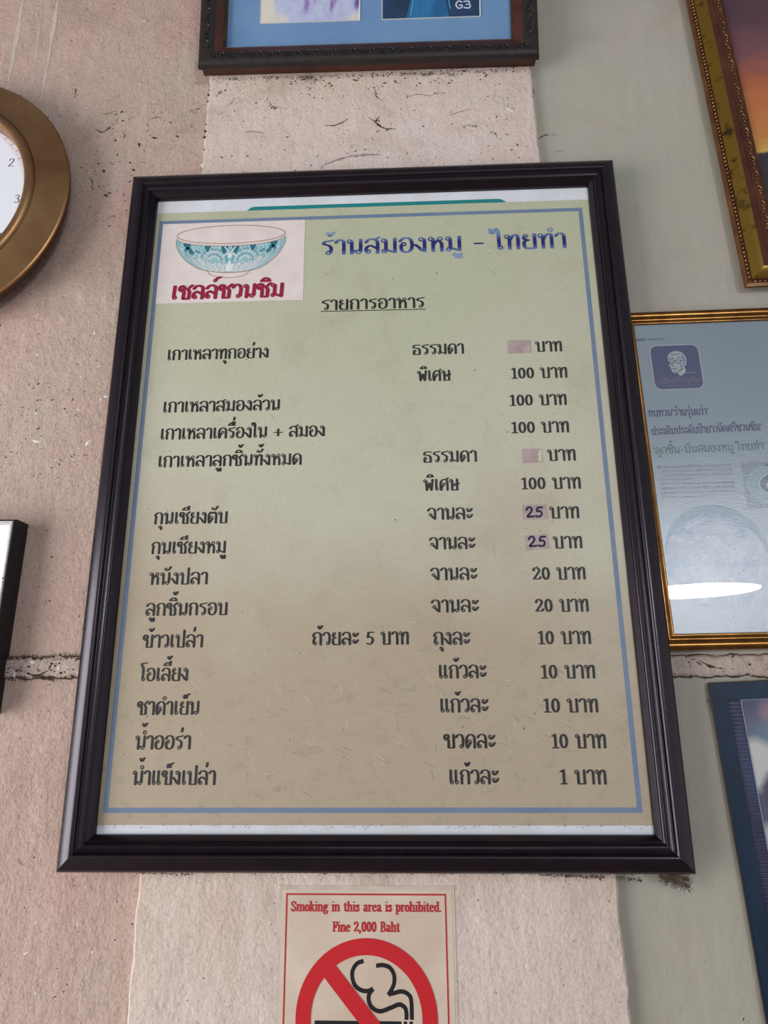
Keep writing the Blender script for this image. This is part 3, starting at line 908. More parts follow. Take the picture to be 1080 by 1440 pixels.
stroke(mb, lower_rim, YT - 0.00022, 0.0005, 0.0005, 4)
stroke(mb, spline([(-0.2549, 0.3353), (-0.2456, 0.3271), (-0.2215, 0.3226), (-0.1979, 0.3255), (-0.1875, 0.3338)], 6), YT - 0.00022, 0.0006, 0.0006, 4)
write(mb, "เชลล์ชวนชิม", -0.3085, -0.1340, 0.2872, 0.00226, YT - 0.0003, 1.35, 0.80, 0.55, 5, slant=0.05)
mb.build('emblem', [M_logo_paper, M_bowl_teal, M_bowl_dark, M_bowl_white, M_outline, M_crimson], sheet, solid=False)

# scuffs and scratches on the laminate
mb = MB()
rs = random.Random(21)
for i in range(150):
    low = rs.random() < 0.8
    cx = rs.uniform(-0.25, 0.28) if low else rs.uniform(-0.30, 0.30)
    cz = rs.gauss(-0.335, 0.045) if low else rs.uniform(-0.42, 0.40)
    if abs(cz) > 0.43:
        continue
    a = rs.gauss(-0.55, 0.5)
    l = rs.uniform(0.003, 0.016)
    bend = rs.uniform(-0.4, 0.4)
    pts = [(cx + l * t * math.cos(a + bend * t), cz + l * t * math.sin(a + bend * t)) for t in [k / 5 for k in range(6)]]
    w = rs.uniform(0.00014, 0.00036)
    stroke(mb, pts, -0.00786, w, w, 0 if rs.random() < 0.5 else 1)
for i in range(90):
    cx, cz = rs.uniform(-0.33, 0.33), rs.uniform(-0.45, 0.43)
    r = rs.uniform(0.0003, 0.0008)
    mb.ellipse(cx, cz, r * rs.uniform(1, 2.2), r, -0.00786, 2, n=7, rot=rs.uniform(0, 3))
sc = mb.build('scuff_marks', [M_scuff_l, M_scuff_d, M_dirt], sheet, solid=False)
sc['kind'] = 'stuff'

# paper patches stuck over the old prices
PATCH = [
    ([(0.2033, 0.2018), (0.2352, 0.2016), (0.2366, 0.2000), (0.2362, 0.1830), (0.2346, 0.1812), (0.2029, 0.1811)], None, 'blank mauve patch with a turned-up corner'),
    ([(0.2144, 0.0308), (0.2415, 0.0307), (0.2409, 0.0108), (0.2143, 0.0104)], None, 'blank mauve patch torn at its right edge'),
    ([(0.2094, -0.0518), (0.2410, -0.0515), (0.2421, -0.0712), (0.2095, -0.0724)], (0.2142, 0.2376, -0.0690, -0.0545), 'mauve patch with 25 in navy marker'),
    ([(0.2101, -0.0948), (0.2375, -0.0922), (0.2404, -0.0938), (0.2418, -0.1130), (0.2110, -0.1153)], (0.2148, 0.2390, -0.1104, -0.0960), 'mauve patch, tilted, with 25 in navy marker'),
]
for pts, num, lab in PATCH:
    mb = MB()
    n = len(pts)
    mb.add([(x, -0.0084, z) for x, z in pts] + [(x, -0.0079, z) for x, z in pts],
           [tuple(range(n)), tuple(range(n, 2 * n))[::-1]] + [(i, n + i, n + (i + 1) % n, (i + 1) % n) for i in range(n)], 0)
    po = mb.build('price_patch', [M_patch], board)
    po['label'] = lab
    if num:
        x0, x1, z0, z1 = num
        u = (z1 - z0) / 10
        mw = MB()
        k = (x1 - x0) / 13.5
        for d in ([(0.3, 7.2), (1.4, 9.4), (3.6, 9.6), (4.6, 7.4), (3.4, 4.4), (0.8, 0.8), (3.0, 0.6), (6.0, 0.9)],
                  [(12.8, 9.6), (9.4, 9.2), (8.6, 5.8), (10.8, 6.0), (12.2, 4.0), (11.4, 1.2), (8.6, 0.6), (7.6, 1.4)]):
            stroke(mw, spline([(x0 + a * k, z0 + b * u) for a, b in d], 5), -0.00848, 0.00145, 0.00145)
        mw.build('handwritten_price', [M_marker], po, solid=False)
    elif pts[0][1] < 0.1:
        mw = MB()
        mw.flat([(0.2395, 0.0300), (0.2412, 0.0306), (0.2408, 0.0112), (0.2350, 0.0128), (0.2372, 0.0190), (0.2352, 0.0222)], -0.00846)
        mw.build('torn_corner', [M_scuff_l], po, solid=False)


# ---------------------------------------------------------------- carved picture frame above the board
def scroll_band(mb, p0, p1, y, width, count, mi, rs, size=1.0):
    """little carved scrolls and leaves in a row from p0 to p1 (x, z)"""
    p0, p1 = Vector(p0), Vector(p1)
    t = (p1 - p0)
    ln = t.length
    t.normalize()
    nrm = Vector((-t.y, t.x))
    for i in range(count):
        c = p0 + t * (ln * (i + 0.5) / count)
        s = 1 if i % 2 else -1
        pitch_ = ln / count
        pts = []
        for k in range(9):
            a = k / 8 * 4.4
            r = pitch_ * 0.42 * (1 - k / 11)
            q = c + t * (r * math.cos(a) * 0.9) + nrm * (s * r * math.sin(a) * width / pitch_ * 0.9)
            pts.append((q.x, y - 0.0006 * size, q.y))
        mb.tube(pts, [0.0011 * size * (1 - k / 14) for k in range(9)], mi, 5)
        q = c + t * pitch_ * 0.5
        mb.ball((q.x, y, q.y), 0.0017 * size, 0.0016 * size, 0.0026 * size, mi, 6, 4)


lean = math.radians(6.5)
tilt = math.radians(0.75)
pic = thing('picture_frame', 'dark carved wooden picture frame with blue mount and two photos, above the menu board', 'picture', (-0.0046, 0.0, ZC + 0.7215), (lean, tilt, 0))
TW, TH = 0.2865, 0.44
mb = MB()
tp = [(4, 0), (4, -12), (3.2, -15), (0.6, -16.5), (0, -19), (0.6, -24), (2.5, -27), (6, -28.5), (10, -29), (18, -28), (24, -26), (26, -24)]
tp = spline(tp, 2)
n_out = len(tp)
tp += [(28, -23), (31, -22), (36, -20), (40, -18), (41, -16), (42.5, -16.5), (43.5, -15), (43.5, -8), (40, -1)]
mb.rails(-TW, TW, 0, TH, [(d / 1000, y / 1000) for d, y in tp])
fr = mb.build('frame', [M_wood_carved, M_wood_red, M_gilt_old], pic, smooth=40)
npf = len(tp)
for p in fr.data.polygons:
    k = p.index % (npf + 2)
    if k < 7:
        p.material_index = 1
    elif n_out - 1 <= k < n_out + 3:
        p.material_index = 1
    elif n_out + 3 <= k < n_out + 6:
        p.material_index = 2
mb = MB()
rs = random.Random(5)
scroll_band(mb, (-TW + 0.018, 0.016), (TW - 0.018, 0.016), -0.0288, 0.016, 34, 0, rs)
scroll_band(mb, (-TW + 0.016, 0.030), (-TW + 0.016, TH - 0.03), -0.0288, 0.016, 24, 0, rs)
scroll_band(mb, (TW - 0.016, 0.030), (TW - 0.016, TH - 0.03), -0.0288, 0.016, 24, 0, rs)
scroll_band(mb, (-TW + 0.018, TH - 0.016), (TW - 0.018, TH - 0.016), -0.0288, 0.016, 34, 0, rs)
mb.build('carving', [mat('carved_relief_wood', rgb(46, 36, 32), 0.42, metal=0.2, col2=rgb(24, 20, 22), vscale=80)], pic, smooth=60)
mb = MB()
mb.box(-TW + 0.038, TW - 0.038, -0.0085, -0.004, 0.038, TH - 0.038)
mount = mb.build('mount', [M_mat_blue], pic)
mount['label'] = 'sky blue mount with two openings'
# left photo: a pale lavender blouse; right photo: a blue shirt with a badge
M_lav = mat('lavender_white_photo', rgb(206, 208, 232), 0.4, col2=rgb(184, 182, 222), vscale=26, vstretch=(1.4, 1, 0.5))
M_purple = mat('purple_fold_photo', rgb(160, 134, 190), 0.4, col2=rgb(198, 194, 226), vscale=90)
M_cream = mat('cream_photo', rgb(226, 220, 206), 0.4)
M_shirt = mat('blue_shirt_photo', rgb(34, 96, 146), 0.4, col2=rgb(48, 124, 172), vscale=18, vstretch=(1.6, 1, 0.5))
M_shirt_d = mat('dark_blue_photo', rgb(30, 52, 80), 0.4, col2=rgb(36, 66, 104), vscale=24)
M_shirt_l = mat('light_blue_photo', rgb(82, 158, 200), 0.4)
M_badge = mat('white_badge_photo', rgb(196, 206, 222), 0.4)
M_bevel = mat('cream_bevel', rgb(226, 222, 214), 0.6)
px, pz = -0.0046, 0.7215
for k, (xa, xb) in enumerate(((-0.1895, -0.0195), (0.0208, 0.1866))):
    xa, xb = xa - px, xb - px
    z0, z1 = 0.0955, 0.325
    mb = MB()
    mb.rect(xa, xb, z0, z1, -0.0090, 0)
    if k == 0:
        mats = [blurred_photo('blouse_print', rgb(196, 202, 228), rgb(176, 180, 216), [
            (xa + 0.006, z0 + 0.020, 0.024, 0.050, 0.35, rgb(222, 216, 202)), (xa + 0.030, z0 + 0.004, 0.022, 0.016, 0.5, rgb(216, 210, 204)),
            (xa + 0.166, z0 + 0.004, 0.016, 0.012, 0.5, rgb(216, 208, 200)), (xa + 0.078, z0 + 0.036, 0.007, 0.024, 0.7, rgb(150, 122, 182)),
            (xa + 0.092, z0 + 0.050, 0.005, 0.020, 0.7, rgb(162, 138, 192)), (xa + 0.122, z0 + 0.030, 0.006, 0.018, 0.7, rgb(146, 112, 172)),
            (xa + 0.128, z0 + 0.046, 0.006, 0.026, 0.7, rgb(156, 128, 186)), (xa + 0.166, z0 + 0.036, 0.007, 0.020, 0.6, rgb(116, 88, 150)),
            (xa + 0.090, z0 + 0.180, 0.040, 0.046, 0.4, rgb(206, 170, 150))], 60)]
    else:
        mb.flat([(xa, z0), (xa + 0.040, z0), (xa + 0.052, z0 + 0.05), (xa + 0.02, z0 + 0.12), (xa, z0 + 0.13)], -0.0092, 1)
        mb.flat([(xb - 0.052, z0), (xb, z0), (xb, z0 + 0.12), (xb - 0.03, z0 + 0.11), (xb - 0.058, z0 + 0.035)], -0.0092, 1)
        mb.flat([(xa + 0.066, z0 + 0.12), (xa + 0.086, z0 + 0.030), (xa + 0.104, z0 + 0.12)], -0.0093, 2)
        stroke(mb, spline([(xa + 0.048, z0 + 0.004), (xa + 0.052, z0 + 0.03), (xa + 0.060, z0 + 0.09)], 5), -0.0094, 0.0010, 0.0010, 2)
        stroke(mb, spline([(xb - 0.050, z0 + 0.016), (xb - 0.054, z0 + 0.05), (xb - 0.050, z0 + 0.1)], 5), -0.0094, 0.0009, 0.0009, 2)
        bx, bz = xb - 0.040, z0 + 0.016
        stroke(mb, spline([(bx + 0.010, bz + 0.012), (bx + 0.004, bz + 0.014), (bx, bz + 0.007), (bx + 0.004, bz), (bx + 0.010, bz + 0.002), (bx + 0.010, bz + 0.006), (bx + 0.006, bz + 0.006)], 5), -0.0094, 0.0013, 0.0013, 3)
        stroke(mb, spline([(bx + 0.014, bz + 0.013), (bx + 0.022, bz + 0.013), (bx + 0.022, bz + 0.008), (bx + 0.017, bz + 0.007), (bx + 0.024, bz + 0.006), (bx + 0.022, bz), (bx + 0.014, bz + 0.001)], 5), -0.0094, 0.0013, 0.0013, 3)
        mb.ellipse((xa + xb) / 2, z1 - 0.06, 0.032, 0.042, -0.0092, 4)
        mats = [M_shirt, M_shirt_d, M_shirt_l, M_badge, mat('blurred_face_photo', rgb(190, 150, 126), 0.4)]
    ph = mb.build('photograph', mats, pic, solid=False)
    ph['label'] = ('photograph of a person in a pale lavender blouse', 'photograph of a person in a blue shirt with a white badge')[k]
    mb = MB()
    mb.rails(xa - 0.0015, xb + 0.0015, z0 - 0.0015, z1 + 0.0015, [(0, -0.0084), (0, -0.0098), (0.0016, -0.0092), (0.0016, -0.0084)])
    mb.build('opening_bevel', [M_bevel], ph)

# ---------------------------------------------------------------- round brass wall clock
CX, CZ = -0.7173, 0.4765
clock = thing('wall_clock', 'round brass wall clock with broad flat rim and white dial, by the left edge', 'clock', (CX, 0, ZC + CZ))
mb = MB()
mb.lathe([(0.205, YW), (0.224, -0.006), (0.2335, -0.018), (0.2350, -0.025), (0.2345, -0.0275), (0.2325, -0.0287), (0.2290, -0.0288), (0.1850, -0.0345), (0.1835, -0.0350)])
rim = mb.build('rim', [M_brass, M_brass_dark], clock, smooth=25)
for p in rim.data.polygons:
    if p.center.y > -0.0255 and (p.center.x ** 2 + p.center.z ** 2) > 0.203 ** 2:
        p.material_index = 1
mb = MB()
mb.lathe([(0.1840, -0.0320)] + [(0.1745 + 0.0085 * math.cos(a), -0.0340 - 0.0070 * math.sin(a)) for a in [math.pi * i / 12 for i in range(13)]] + [(0.1650, -0.014)])
mb.build('bezel', [M_brass], clock, smooth=30)
mb = MB()
mb.lathe([(0.1660, YW - 0.006), (0.1660, -0.0145), (0.0, -0.0145)], n=96)
mb.build('dial', [M_dial], clock, smooth=30)
mb = MB()
for h in range(1, 13):
    a = math.radians(90 - 30 * h)
    cx, cz = 0.1440 * math.cos(a), 0.1440 * math.sin(a)
    s = str(h)
    strokes = {'1': [[(0, 5), (0, -5)], [(-1.4, 3.6), (0, 4.8)], [(-1.6, -5), (1.6, -5)]], '2': [[(-2.4, 2.8), (-1.4, 4.8), (1, 5), (2.2, 3), (0.8, 0), (-2.6, -4.8)], [(-2.6, -4.8), (2.8, -4.8)]],
               '3': [[(-2.2, 4), (0, 5), (2, 3.4), (0.4, 0.6), (-0.6, 0.5)], [(0.2, 0.6), (2.4, -1.2), (1.6, -4.2), (-0.6, -5), (-2.4, -3.8)]], '4': [[(1.2, -5), (1.2, 5)], [(1.2, 5), (-2.8, -1.8)], [(-2.8, -1.8), (2.8, -1.8)]],
               '5': [[(2.2, 5), (-1.4, 5)], [(-1.4, 5), (-1.9, 0.8)], [(-1.9, 0.8), (0.6, 1.4), (2.3, -1.4), (0.8, -4.6), (-2.2, -4.4)]], '6': [[(1.6, 5), (-1, 2.6), (-2.3, -1.6), (-1, -4.6), (1.2, -4.6), (2.3, -2.2), (1, -0.2), (-1, -0.4), (-2.2, -2)]],
               '7': [[(-2.4, 5), (2.4, 5)], [(2.4, 5), (0, 0.6), (-0.8, -5)]], '8': [[(0, 0.4), (-1.8, 2.4), (0, 5), (1.8, 2.4), (0, 0.4), (-2.2, -2.4), (0, -5), (2.2, -2.4), (0, 0.4)]],
               '9': [[(-1.6, -5), (1, -2.6), (2.3, 1.6), (1, 4.6), (-1.2, 4.6), (-2.3, 2.2), (-1, 0.2), (1, 0.4), (2.2, 2)]], '0': [[(0, 5), (-2, 3), (-2, -3), (0, -5), (2, -3), (2, 3), (0, 5)]]}
    for k, chh in enumerate(s):
        ox = (k - (len(s) - 1) / 2) * 6.0
        for st in strokes[chh]:
            stroke(mb, [(cx + (p[0] + ox) * 0.00150, cz + p[1] * 0.00150) for p in spline([tuple(map(float, q)) for q in st], 5)], -0.0148, 0.0008, 0.0004)
for mnt in range(60):
    a = math.radians(6 * mnt)
    l = 0.005 if mnt % 5 else 0.008
    stroke(mb, [(0.1640 * math.cos(a), 0.1640 * math.sin(a)), ((0.1640 - l) * math.cos(a), (0.1640 - l) * math.sin(a))], -0.0148, 0.0003, 0.0003)
mb.build('numerals', [mat('grey_black_numerals', rgb(62, 62, 74), 0.5)], clock, solid=False)
for nm, ang, ln, w in (('hour_hand', 305, 0.075, 0.0035), ('minute_hand', 232, 0.108, 0.0025)):
    a = math.radians(90 - ang)
    t, nn = Vector((math.cos(a), math.sin(a))), Vector((-math.sin(a), math.cos(a)))
    mb = MB()
    v = [(-t * 0.02 + nn * w), (-t * 0.02 - nn * w), (t * ln - nn * w * 0.3), (t * ln + nn * w * 0.3)]
    yy = -0.019 if ln < 0.1 else -0.0205
    mb.add([(p.x, yy, p.y) for p in v] + [(p.x, yy + 0.0008, p.y) for p in v], [(0, 1, 2, 3), (7, 6, 5, 4), (0, 4, 5, 1), (1, 5, 6, 2), (2, 6, 7, 3), (3, 7, 4, 0)])
    mb.build(nm, [M_black], clock)

# ---------------------------------------------------------------- ornate gold frame with a sunset painting, upper right
ga = math.radians(1.75)                                         # hangs a little crooked
gold = thing('painting', 'ornate gold-framed sunset painting with orange sky, in the top right corner', 'painting', (0.5630, 0, ZC + 0.2842), (0, -ga, 0))
GW, GH = 0.52, 0.70
gp = [(9, YW * 1000), (3, 3), (0, -0.5), (0.6, -3), (5.5, -4.2), (6, -2.5), (11, -2.8), (11.5, -5), (13, -7), (17, -11), (22, -14), (27, -15), (28, -13), (30, -12.5), (37, -11), (40, -10), (41, -11.5), (53, -10), (55, -8.5), (56.5, -9.5), (57.5, -8.5), (57.5, -2), (55, 6)]
mb = MB()
mb.rails(0, GW, 0, GH, [(d / 1000, y / 1000) for d, y in gp])
gf = mb.build('frame', [M_gold, M_gold_brown, M_maroon], gold, smooth=28)
ng = len(gp)
for p in gf.data.polygons:
    k = p.index % (ng + 2)
    p.material_index = 1 if k < 4 else 2 if 4 <= k < 7 else 0 if k < 11 else 1 if k < 13 else 2 if k < 17 else 1
mb = MB()
for xa, za, xb, zb in ((0.0085, 0.0085, GW - 0.0085, 0.0085), (0.0085, 0.0085, 0.0085, GH - 0.0085), (GW - 0.0085, 0.0085, GW - 0.0085, GH - 0.0085), (0.0085, GH - 0.0085, GW - 0.0085, GH - 0.0085)):
    ln = math.hypot(xb - xa, zb - za)
    n = int(ln / 0.0072)
    for i in range(n + 1):
        mb.ball((xa + (xb - xa) * i / n, -0.0040, za + (zb - za) * i / n), 0.0023, 0.0024, 0.0031, 0, 7, 4)
mb.build('beading', [M_gold_hi], gold, smooth=60)
mb = MB()
rs = random.Random(9)
e = 0.0470
scroll_band(mb, (e, e), (e, GH - e), -0.0118, 0.010, 44, 0, rs, 1.1)
scroll_band(mb, (GW - e, e), (GW - e, GH - e), -0.0118, 0.010, 44, 0, rs, 1.1)
scroll_band(mb, (e, e), (GW - e, e), -0.0118, 0.010, 30, 0, rs, 1.1)
scroll_band(mb, (e, GH - e), (GW - e, GH - e), -0.0118, 0.010, 30, 0, rs, 1.1)
mb.build('leaf_relief', [M_gold_hi], gold, smooth=60)


def sunset():
    mt, nt, b = nodes('sunset_painting')
    b.inputs['Roughness'].default_value = 0.5
    tc = N(nt, 'ShaderNodeTexCoord')
    sp = N(nt, 'ShaderNodeSeparateXYZ')
    nt.links.new(tc.outputs['Object'], sp.inputs[0])
    a = N(nt, 'ShaderNodeMath', operation='MULTIPLY_ADD')
    nt.links.new(noise_tex(nt, 9, 4, stretch=(0.6, 1, 1.4)), a.inputs[0])
    a.inputs[1].default_value = 0.14
    nt.links.new(sp.outputs['Z'], a.inputs[2])
    c = ramp(nt, a.outputs[0], [(0.20, rgb(40, 38, 52)), (0.296, rgb(60, 50, 60)), (0.301, rgb(216, 178, 88)), (0.325, rgb(200, 128, 66)), (0.42, rgb(190, 112, 66)),
                                (0.475, rgb(170, 92, 66)), (0.51, rgb(120, 78, 84)), (0.58, rgb(92, 60, 70)), (0.66, rgb(74, 54, 68))])
    nt.links.new(c, b.inputs['Base Color'])
    return mt


mb = MB()
mb.box(0.053, GW - 0.053, -0.005, 0.0, 0.053, GH - 0.053)
mb.build('canvas', [sunset()], gold)

# ---------------------------------------------------------------- gold-framed newspaper page
page = thing('framed_article', 'newspaper page with purple emblem, blue and green Thai headlines, in a thin gold frame', 'picture', (0.395, 0, ZC), (0, -math.radians(0.7), 0))
AX0, AX1, AZ0, AZ1 = 0.3738, 0.700, -0.2498, 0.2480
ap = [(0.5, YW * 1000), (0, 6), (0, 1), (1.2, -2), (3.5, -3.8), (6.5, -4.6), (9.5, -4.0), (11.5, -2.4), (13, -1.2), (15, -0.8), (17.5, -1.8), (19.5, -2.2), (21, -1.6), (22.3, 0), (22.3, 4), (20, 9)]
mb = MB()
mb.rails(AX0, AX1, AZ0, AZ1, [(d / 1000, y / 1000) for d, y in spline(ap, 3)])
mb.build('frame', [M_gold_tube], page, smooth=40)
YA = 0.0000
mb = MB()
mb.box(AX0 + 0.016, AX1 - 0.016, YA, YA + 0.003, AZ0 + 0.016, AZ1 - 0.016)
sheet2 = mb.build('newspaper_page', [M_page], page)
ya = YA - 0.0002
mb = MB()
mb.flat(rounded(0.4130, 0.4856, 0.1195, 0.1925, 0.011), ya, 2)
mb.flat(rounded(0.4140, 0.4846, 0.1205, 0.1915, 0.0102), ya - 0.0001, 0)
mb.flat(rounded(0.4148, 0.4838, 0.1213, 0.1907, 0.0096), ya - 0.0002, 1)
# line portrait of a bespectacled man, white on violet
head = [(-10, 2), (-9, 8), (-5, 12.5), (1, 14), (7, 12.5), (11, 8), (12, 2), (11, -4), (9, -8), (9.5, -13), (3, -19), (-1, -15), (-5, -14.5), (-7, -12), (-6.6, -10), (-8, -9), (-7.4, -7.5), (-9.2, -5.5), (-8, -2)]
hx, hz, hs = 0.4500, 0.1645, 0.00122
P2 = lambda q: [(hx + a * hs, hz + b * hs) for a, b in q]
mb.flat(P2(spline([tuple(map(float, p)) for p in head] + [tuple(map(float, head[0]))], 3)[:-1]), ya - 0.0003, 2)
for q in ([(-9.5, 3), (-5, 5.5), (-2, 3.4)], [(1, 3.6), (4, 5.4), (10, 4)], [(-8.4, 0.5), (-6, 2.6), (-3, 1.5), (-3.4, -1.6), (-7, -1.8), (-8.4, 0.5)], [(-0.6, 0.2), (2, 2.2), (5, 1.2), (4.6, -1.8), (1, -2.2), (-0.6, 0.2)], [(-3, 0.8), (-0.6, 0.5)],
          [(5, 1.4), (10.4, 1.2)], [(-5, -1.6), (-6.4, -5), (-4, -5.4)], [(-6, -9), (-3, -9.4), (0, -8.6)], [(-5, -11.6), (-2, -12)], [(4, -4), (5.6, -8), (3, -12)], [(9.4, -1), (8, -4), (9, -7)], [(-6, 10), (0, 9), (6, 10.5)], [(8, 9), (9, 5), (10, 0)], [(-1, -15), (3, -11), (7, -10)]):
    stroke(mb, spline(P2([tuple(map(float, p)) for p in q]), 4), ya - 0.0004, 0.0005, 0.0005, 1)
stroke(mb, spline(P2([(7.0, -16.0), (12.0, -15.2), (20.0, -15.0)]), 4), ya - 0.0004, 0.0003, 0.0003, 2)
write(mb, "ถนัดศรีชวนชิม", 0.4215, 0.4790, 0.1302, 0.00062, ya - 0.0005, 0.85, 0.7, 0.55, 3)
for k in range(14):
    x = 0.431 + k * 0.0028
    stroke(mb, [(x, 0.1257), (x + 0.0016, 0.1259)], ya - 0.0004, 0.0004, 0.0006, 3)
mb.build('emblem', [M_page_white, M_violet, M_page_white, M_violet_text], sheet2, solid=False)
mb = MB()
write(mb, "ทบทวน'ร้านรุ่นเก่า'", 0.3990, 0.4850, 0.0795, 0.00094, ya, 0.92, 0.62, 0.5, 0)
write(mb, "ประเดิมประดับป้าย'ถนัดศรีชวนชิม'", 0.4000, 0.5555, 0.0512, 0.00094, ya, 0.92, 0.62, 0.5, 0, z1=0.0535)
write(mb, "'ลูกชิ้น-มันสมองหมู ไทยทำ'", 0.3995, 0.5560, 0.0226, 0.00094, ya, 0.92, 0.62, 0.5, 1, z1=0.0248)
mb.build('headline', [M_navy_print, M_green_print], sheet2, solid=False)
mb = MB()
mb.flat(rounded(0.3958, 0.4098, 0.1998, 0.2043, 0.0008), ya, 0)
rs = random.Random(33)


def squiggle(mb, x0, x1, z, h, mi, dens=0.0022):                # a line of print too small to read
    x = x0
    while x < x1:
        w = dens * rs.uniform(0.5, 1.0)
        k = rs.random()
        if k < 0.12:
            x += dens * 0.9
            continue
        if k < 0.55:
            stroke(mb, [(x, z), (x + w * 0.1, z + h * rs.uniform(0.7, 1.1))], ya, 0.00022, 0.00022, mi)
        else:
            stroke(mb, [(x, z + h * rs.uniform(0.2, 0.9)), (x + w, z + h * rs.uniform(0.2, 0.9))], ya, 0.00022, 0.00022, mi)
        if rs.random() < 0.3:
            stroke(mb, [(x, z + h), (x + w, z + h * 1.05)], ya, 0.0002, 0.0002, mi)
        x += w + dens * 0.12


squiggle(mb, 0.4125, 0.4372, 0.2003, 0.0030, 1)
squiggle(mb, 0.4125, 0.4372, 0.2005, 0.0030, 1)
for r in range(8):
    z = 0.0010 - r * 0.0063
    xa, xb = (0.4085 if r < 3 else 0.4040), (0.5050 if r not in (3, 7) else 0.452 if r == 3 else 0.475)
    squiggle(mb, xa, xb, z, 0.0034, 0, 0.0017)
    squiggle(mb, xa, xb, z + 0.0004, 0.0028, 0, 0.0019)
    if r in (4, 5):
        squiggle(mb, 0.484 if r == 4 else 0.456, 0.5050, z, 0.0034, 1, 0.0016)
    if r in (5, 6):
        squiggle(mb, 0.4040, 0.413, z, 0.0030, 1, 0.0016)
stroke(mb, spline([(0.4030, 0.0000), (0.4036, 0.0042), (0.4058, 0.0048), (0.4062, 0.0000)], 4), ya, 0.0006, 0.0004, 2)
mb.ring(0.4040, 0.0012, 0.0004, 0.0010, ya, 2, 12)
for col, (xa, xb) in enumerate(((0.5475, 0.60), (0.6065, 0.668))):
    for r in range(24):
        squiggle(mb, xa, xb, -0.0730 - r * 0.0063, 0.0032, 0, 0.0019)
mb.build('body_text', [M_small, M_small_dark, M_red_print], sheet2, solid=False)
# dumpling photo (round) and bowl photo (rectangular)
M_dump = mat('dumpling_photo', rgb(134, 158, 192), 0.6, col2=rgb(190, 196, 214), vscale=42, lo=0.40, hi=0.60)
M_dump_rim = mat('bowl_rim_photo', rgb(112, 142, 178), 0.6, col2=rgb(128, 156, 188), vscale=20)
M_dump_pink = mat('pinkish_food_photo', rgb(180, 182, 202), 0.6, col2=rgb(172, 178, 200), vscale=60)
M_dump_dark = mat('food_speck_photo', rgb(60, 76, 106), 0.6)
mb = MB()
mb.ellipse(0.4665, -0.1255, 0.0700, 0.0715, ya, 1, 64)
mb.ellipse(0.4645, -0.1345, 0.0690, 0.0630, ya - 0.0001, 0, 64)  # inner disc hides the lower rim, standing in for glare that washes it out
for i in range(46):
    a, r = rs.uniform(0, 6.28), 0.056 * math.sqrt(rs.random())
    cx, cz = 0.464 + r * math.cos(a), -0.132 + r * math.sin(a) * 0.92
    q = rs.uniform(0.007, 0.016)
    pts = [(cx + q * rs.uniform(0.75, 1.1) * math.cos(t * 0.7), cz + q * rs.uniform(0.7, 1.0) * math.sin(t * 0.7)) for t in range(9)]
    mb.flat(pts, ya - 0.00012 - i * 0.000004, 2 if rs.random() < 0.5 else 0)
for i in range(40):
    a, r = rs.uniform(0, 6.28), 0.056 * math.sqrt(rs.random())
    mb.ellipse(0.464 + r * math.cos(a), -0.132 + r * math.sin(a) * 0.9, rs.uniform(0.0004, 0.0013), rs.uniform(0.0004, 0.0009), ya - 0.0004, 3, 7)
mb.build('food_photo', [M_dump, M_dump_rim, M_dump_pink, M_dump_dark], sheet2, solid=False)['label'] = 'round pale photo of dumplings in a bowl'
M_ph_bg = mat('grey_photo', rgb(138, 152, 166), 0.6, col2=rgb(150, 166, 178), vscale=20)
M_ph_plate = mat('plate_photo', rgb(158, 186, 204), 0.6, col2=rgb(176, 198, 212), vscale=18)
M_ph_bowl = mat('dark_bowl_photo', rgb(84, 106, 128), 0.6)
mb = MB()
mb.flat([(0.5166, -0.0612), (0.645, -0.0600), (0.645, 0.0065), (0.5180, 0.0060)], ya, 0)
mb.ellipse(0.5600, -0.0280, 0.0395, 0.0300, ya - 0.0001, 1, 48)
mb.ring(0.5600, -0.0285, 0.0330, 0.0345, ya - 0.00015, 0, 48, 0.75)
mb.ellipse(0.5610, -0.0270, 0.0235, 0.0165, ya - 0.0002, 3, 40)
mb.ellipse(0.5610, -0.0270, 0.0220, 0.0150, ya - 0.0003, 2, 40)
stroke(mb, spline([(0.549, -0.0265), (0.556, -0.0245), (0.562, -0.0262), (0.570, -0.0240)], 5), ya - 0.0004, 0.0012, 0.0016, 3)
stroke(mb, spline([(0.548, -0.0300), (0.572, -0.0300)], 5), ya - 0.0004, 0.0012, 0.0016, 3)
mb.flat([(0.548, -0.0005), (0.553, 0.0035), (0.580, 0.0045), (0.585, -0.001)], ya - 0.0003, 2)
mb.build('plate_photo', [M_ph_bg, M_ph_plate, M_ph_bowl, M_page_white], sheet2, solid=False)['label'] = 'grey photo of a bowl on a plate'
mb = MB()
mb.box(AX0 + 0.0195, AX1 - 0.0195, -0.0016, -0.0010, AZ0 + 0.0195, AZ1 - 0.0195)
mb.build('glass_pane', [M_glass], page)

for ch in page.children:
    ch.location.x = -0.395

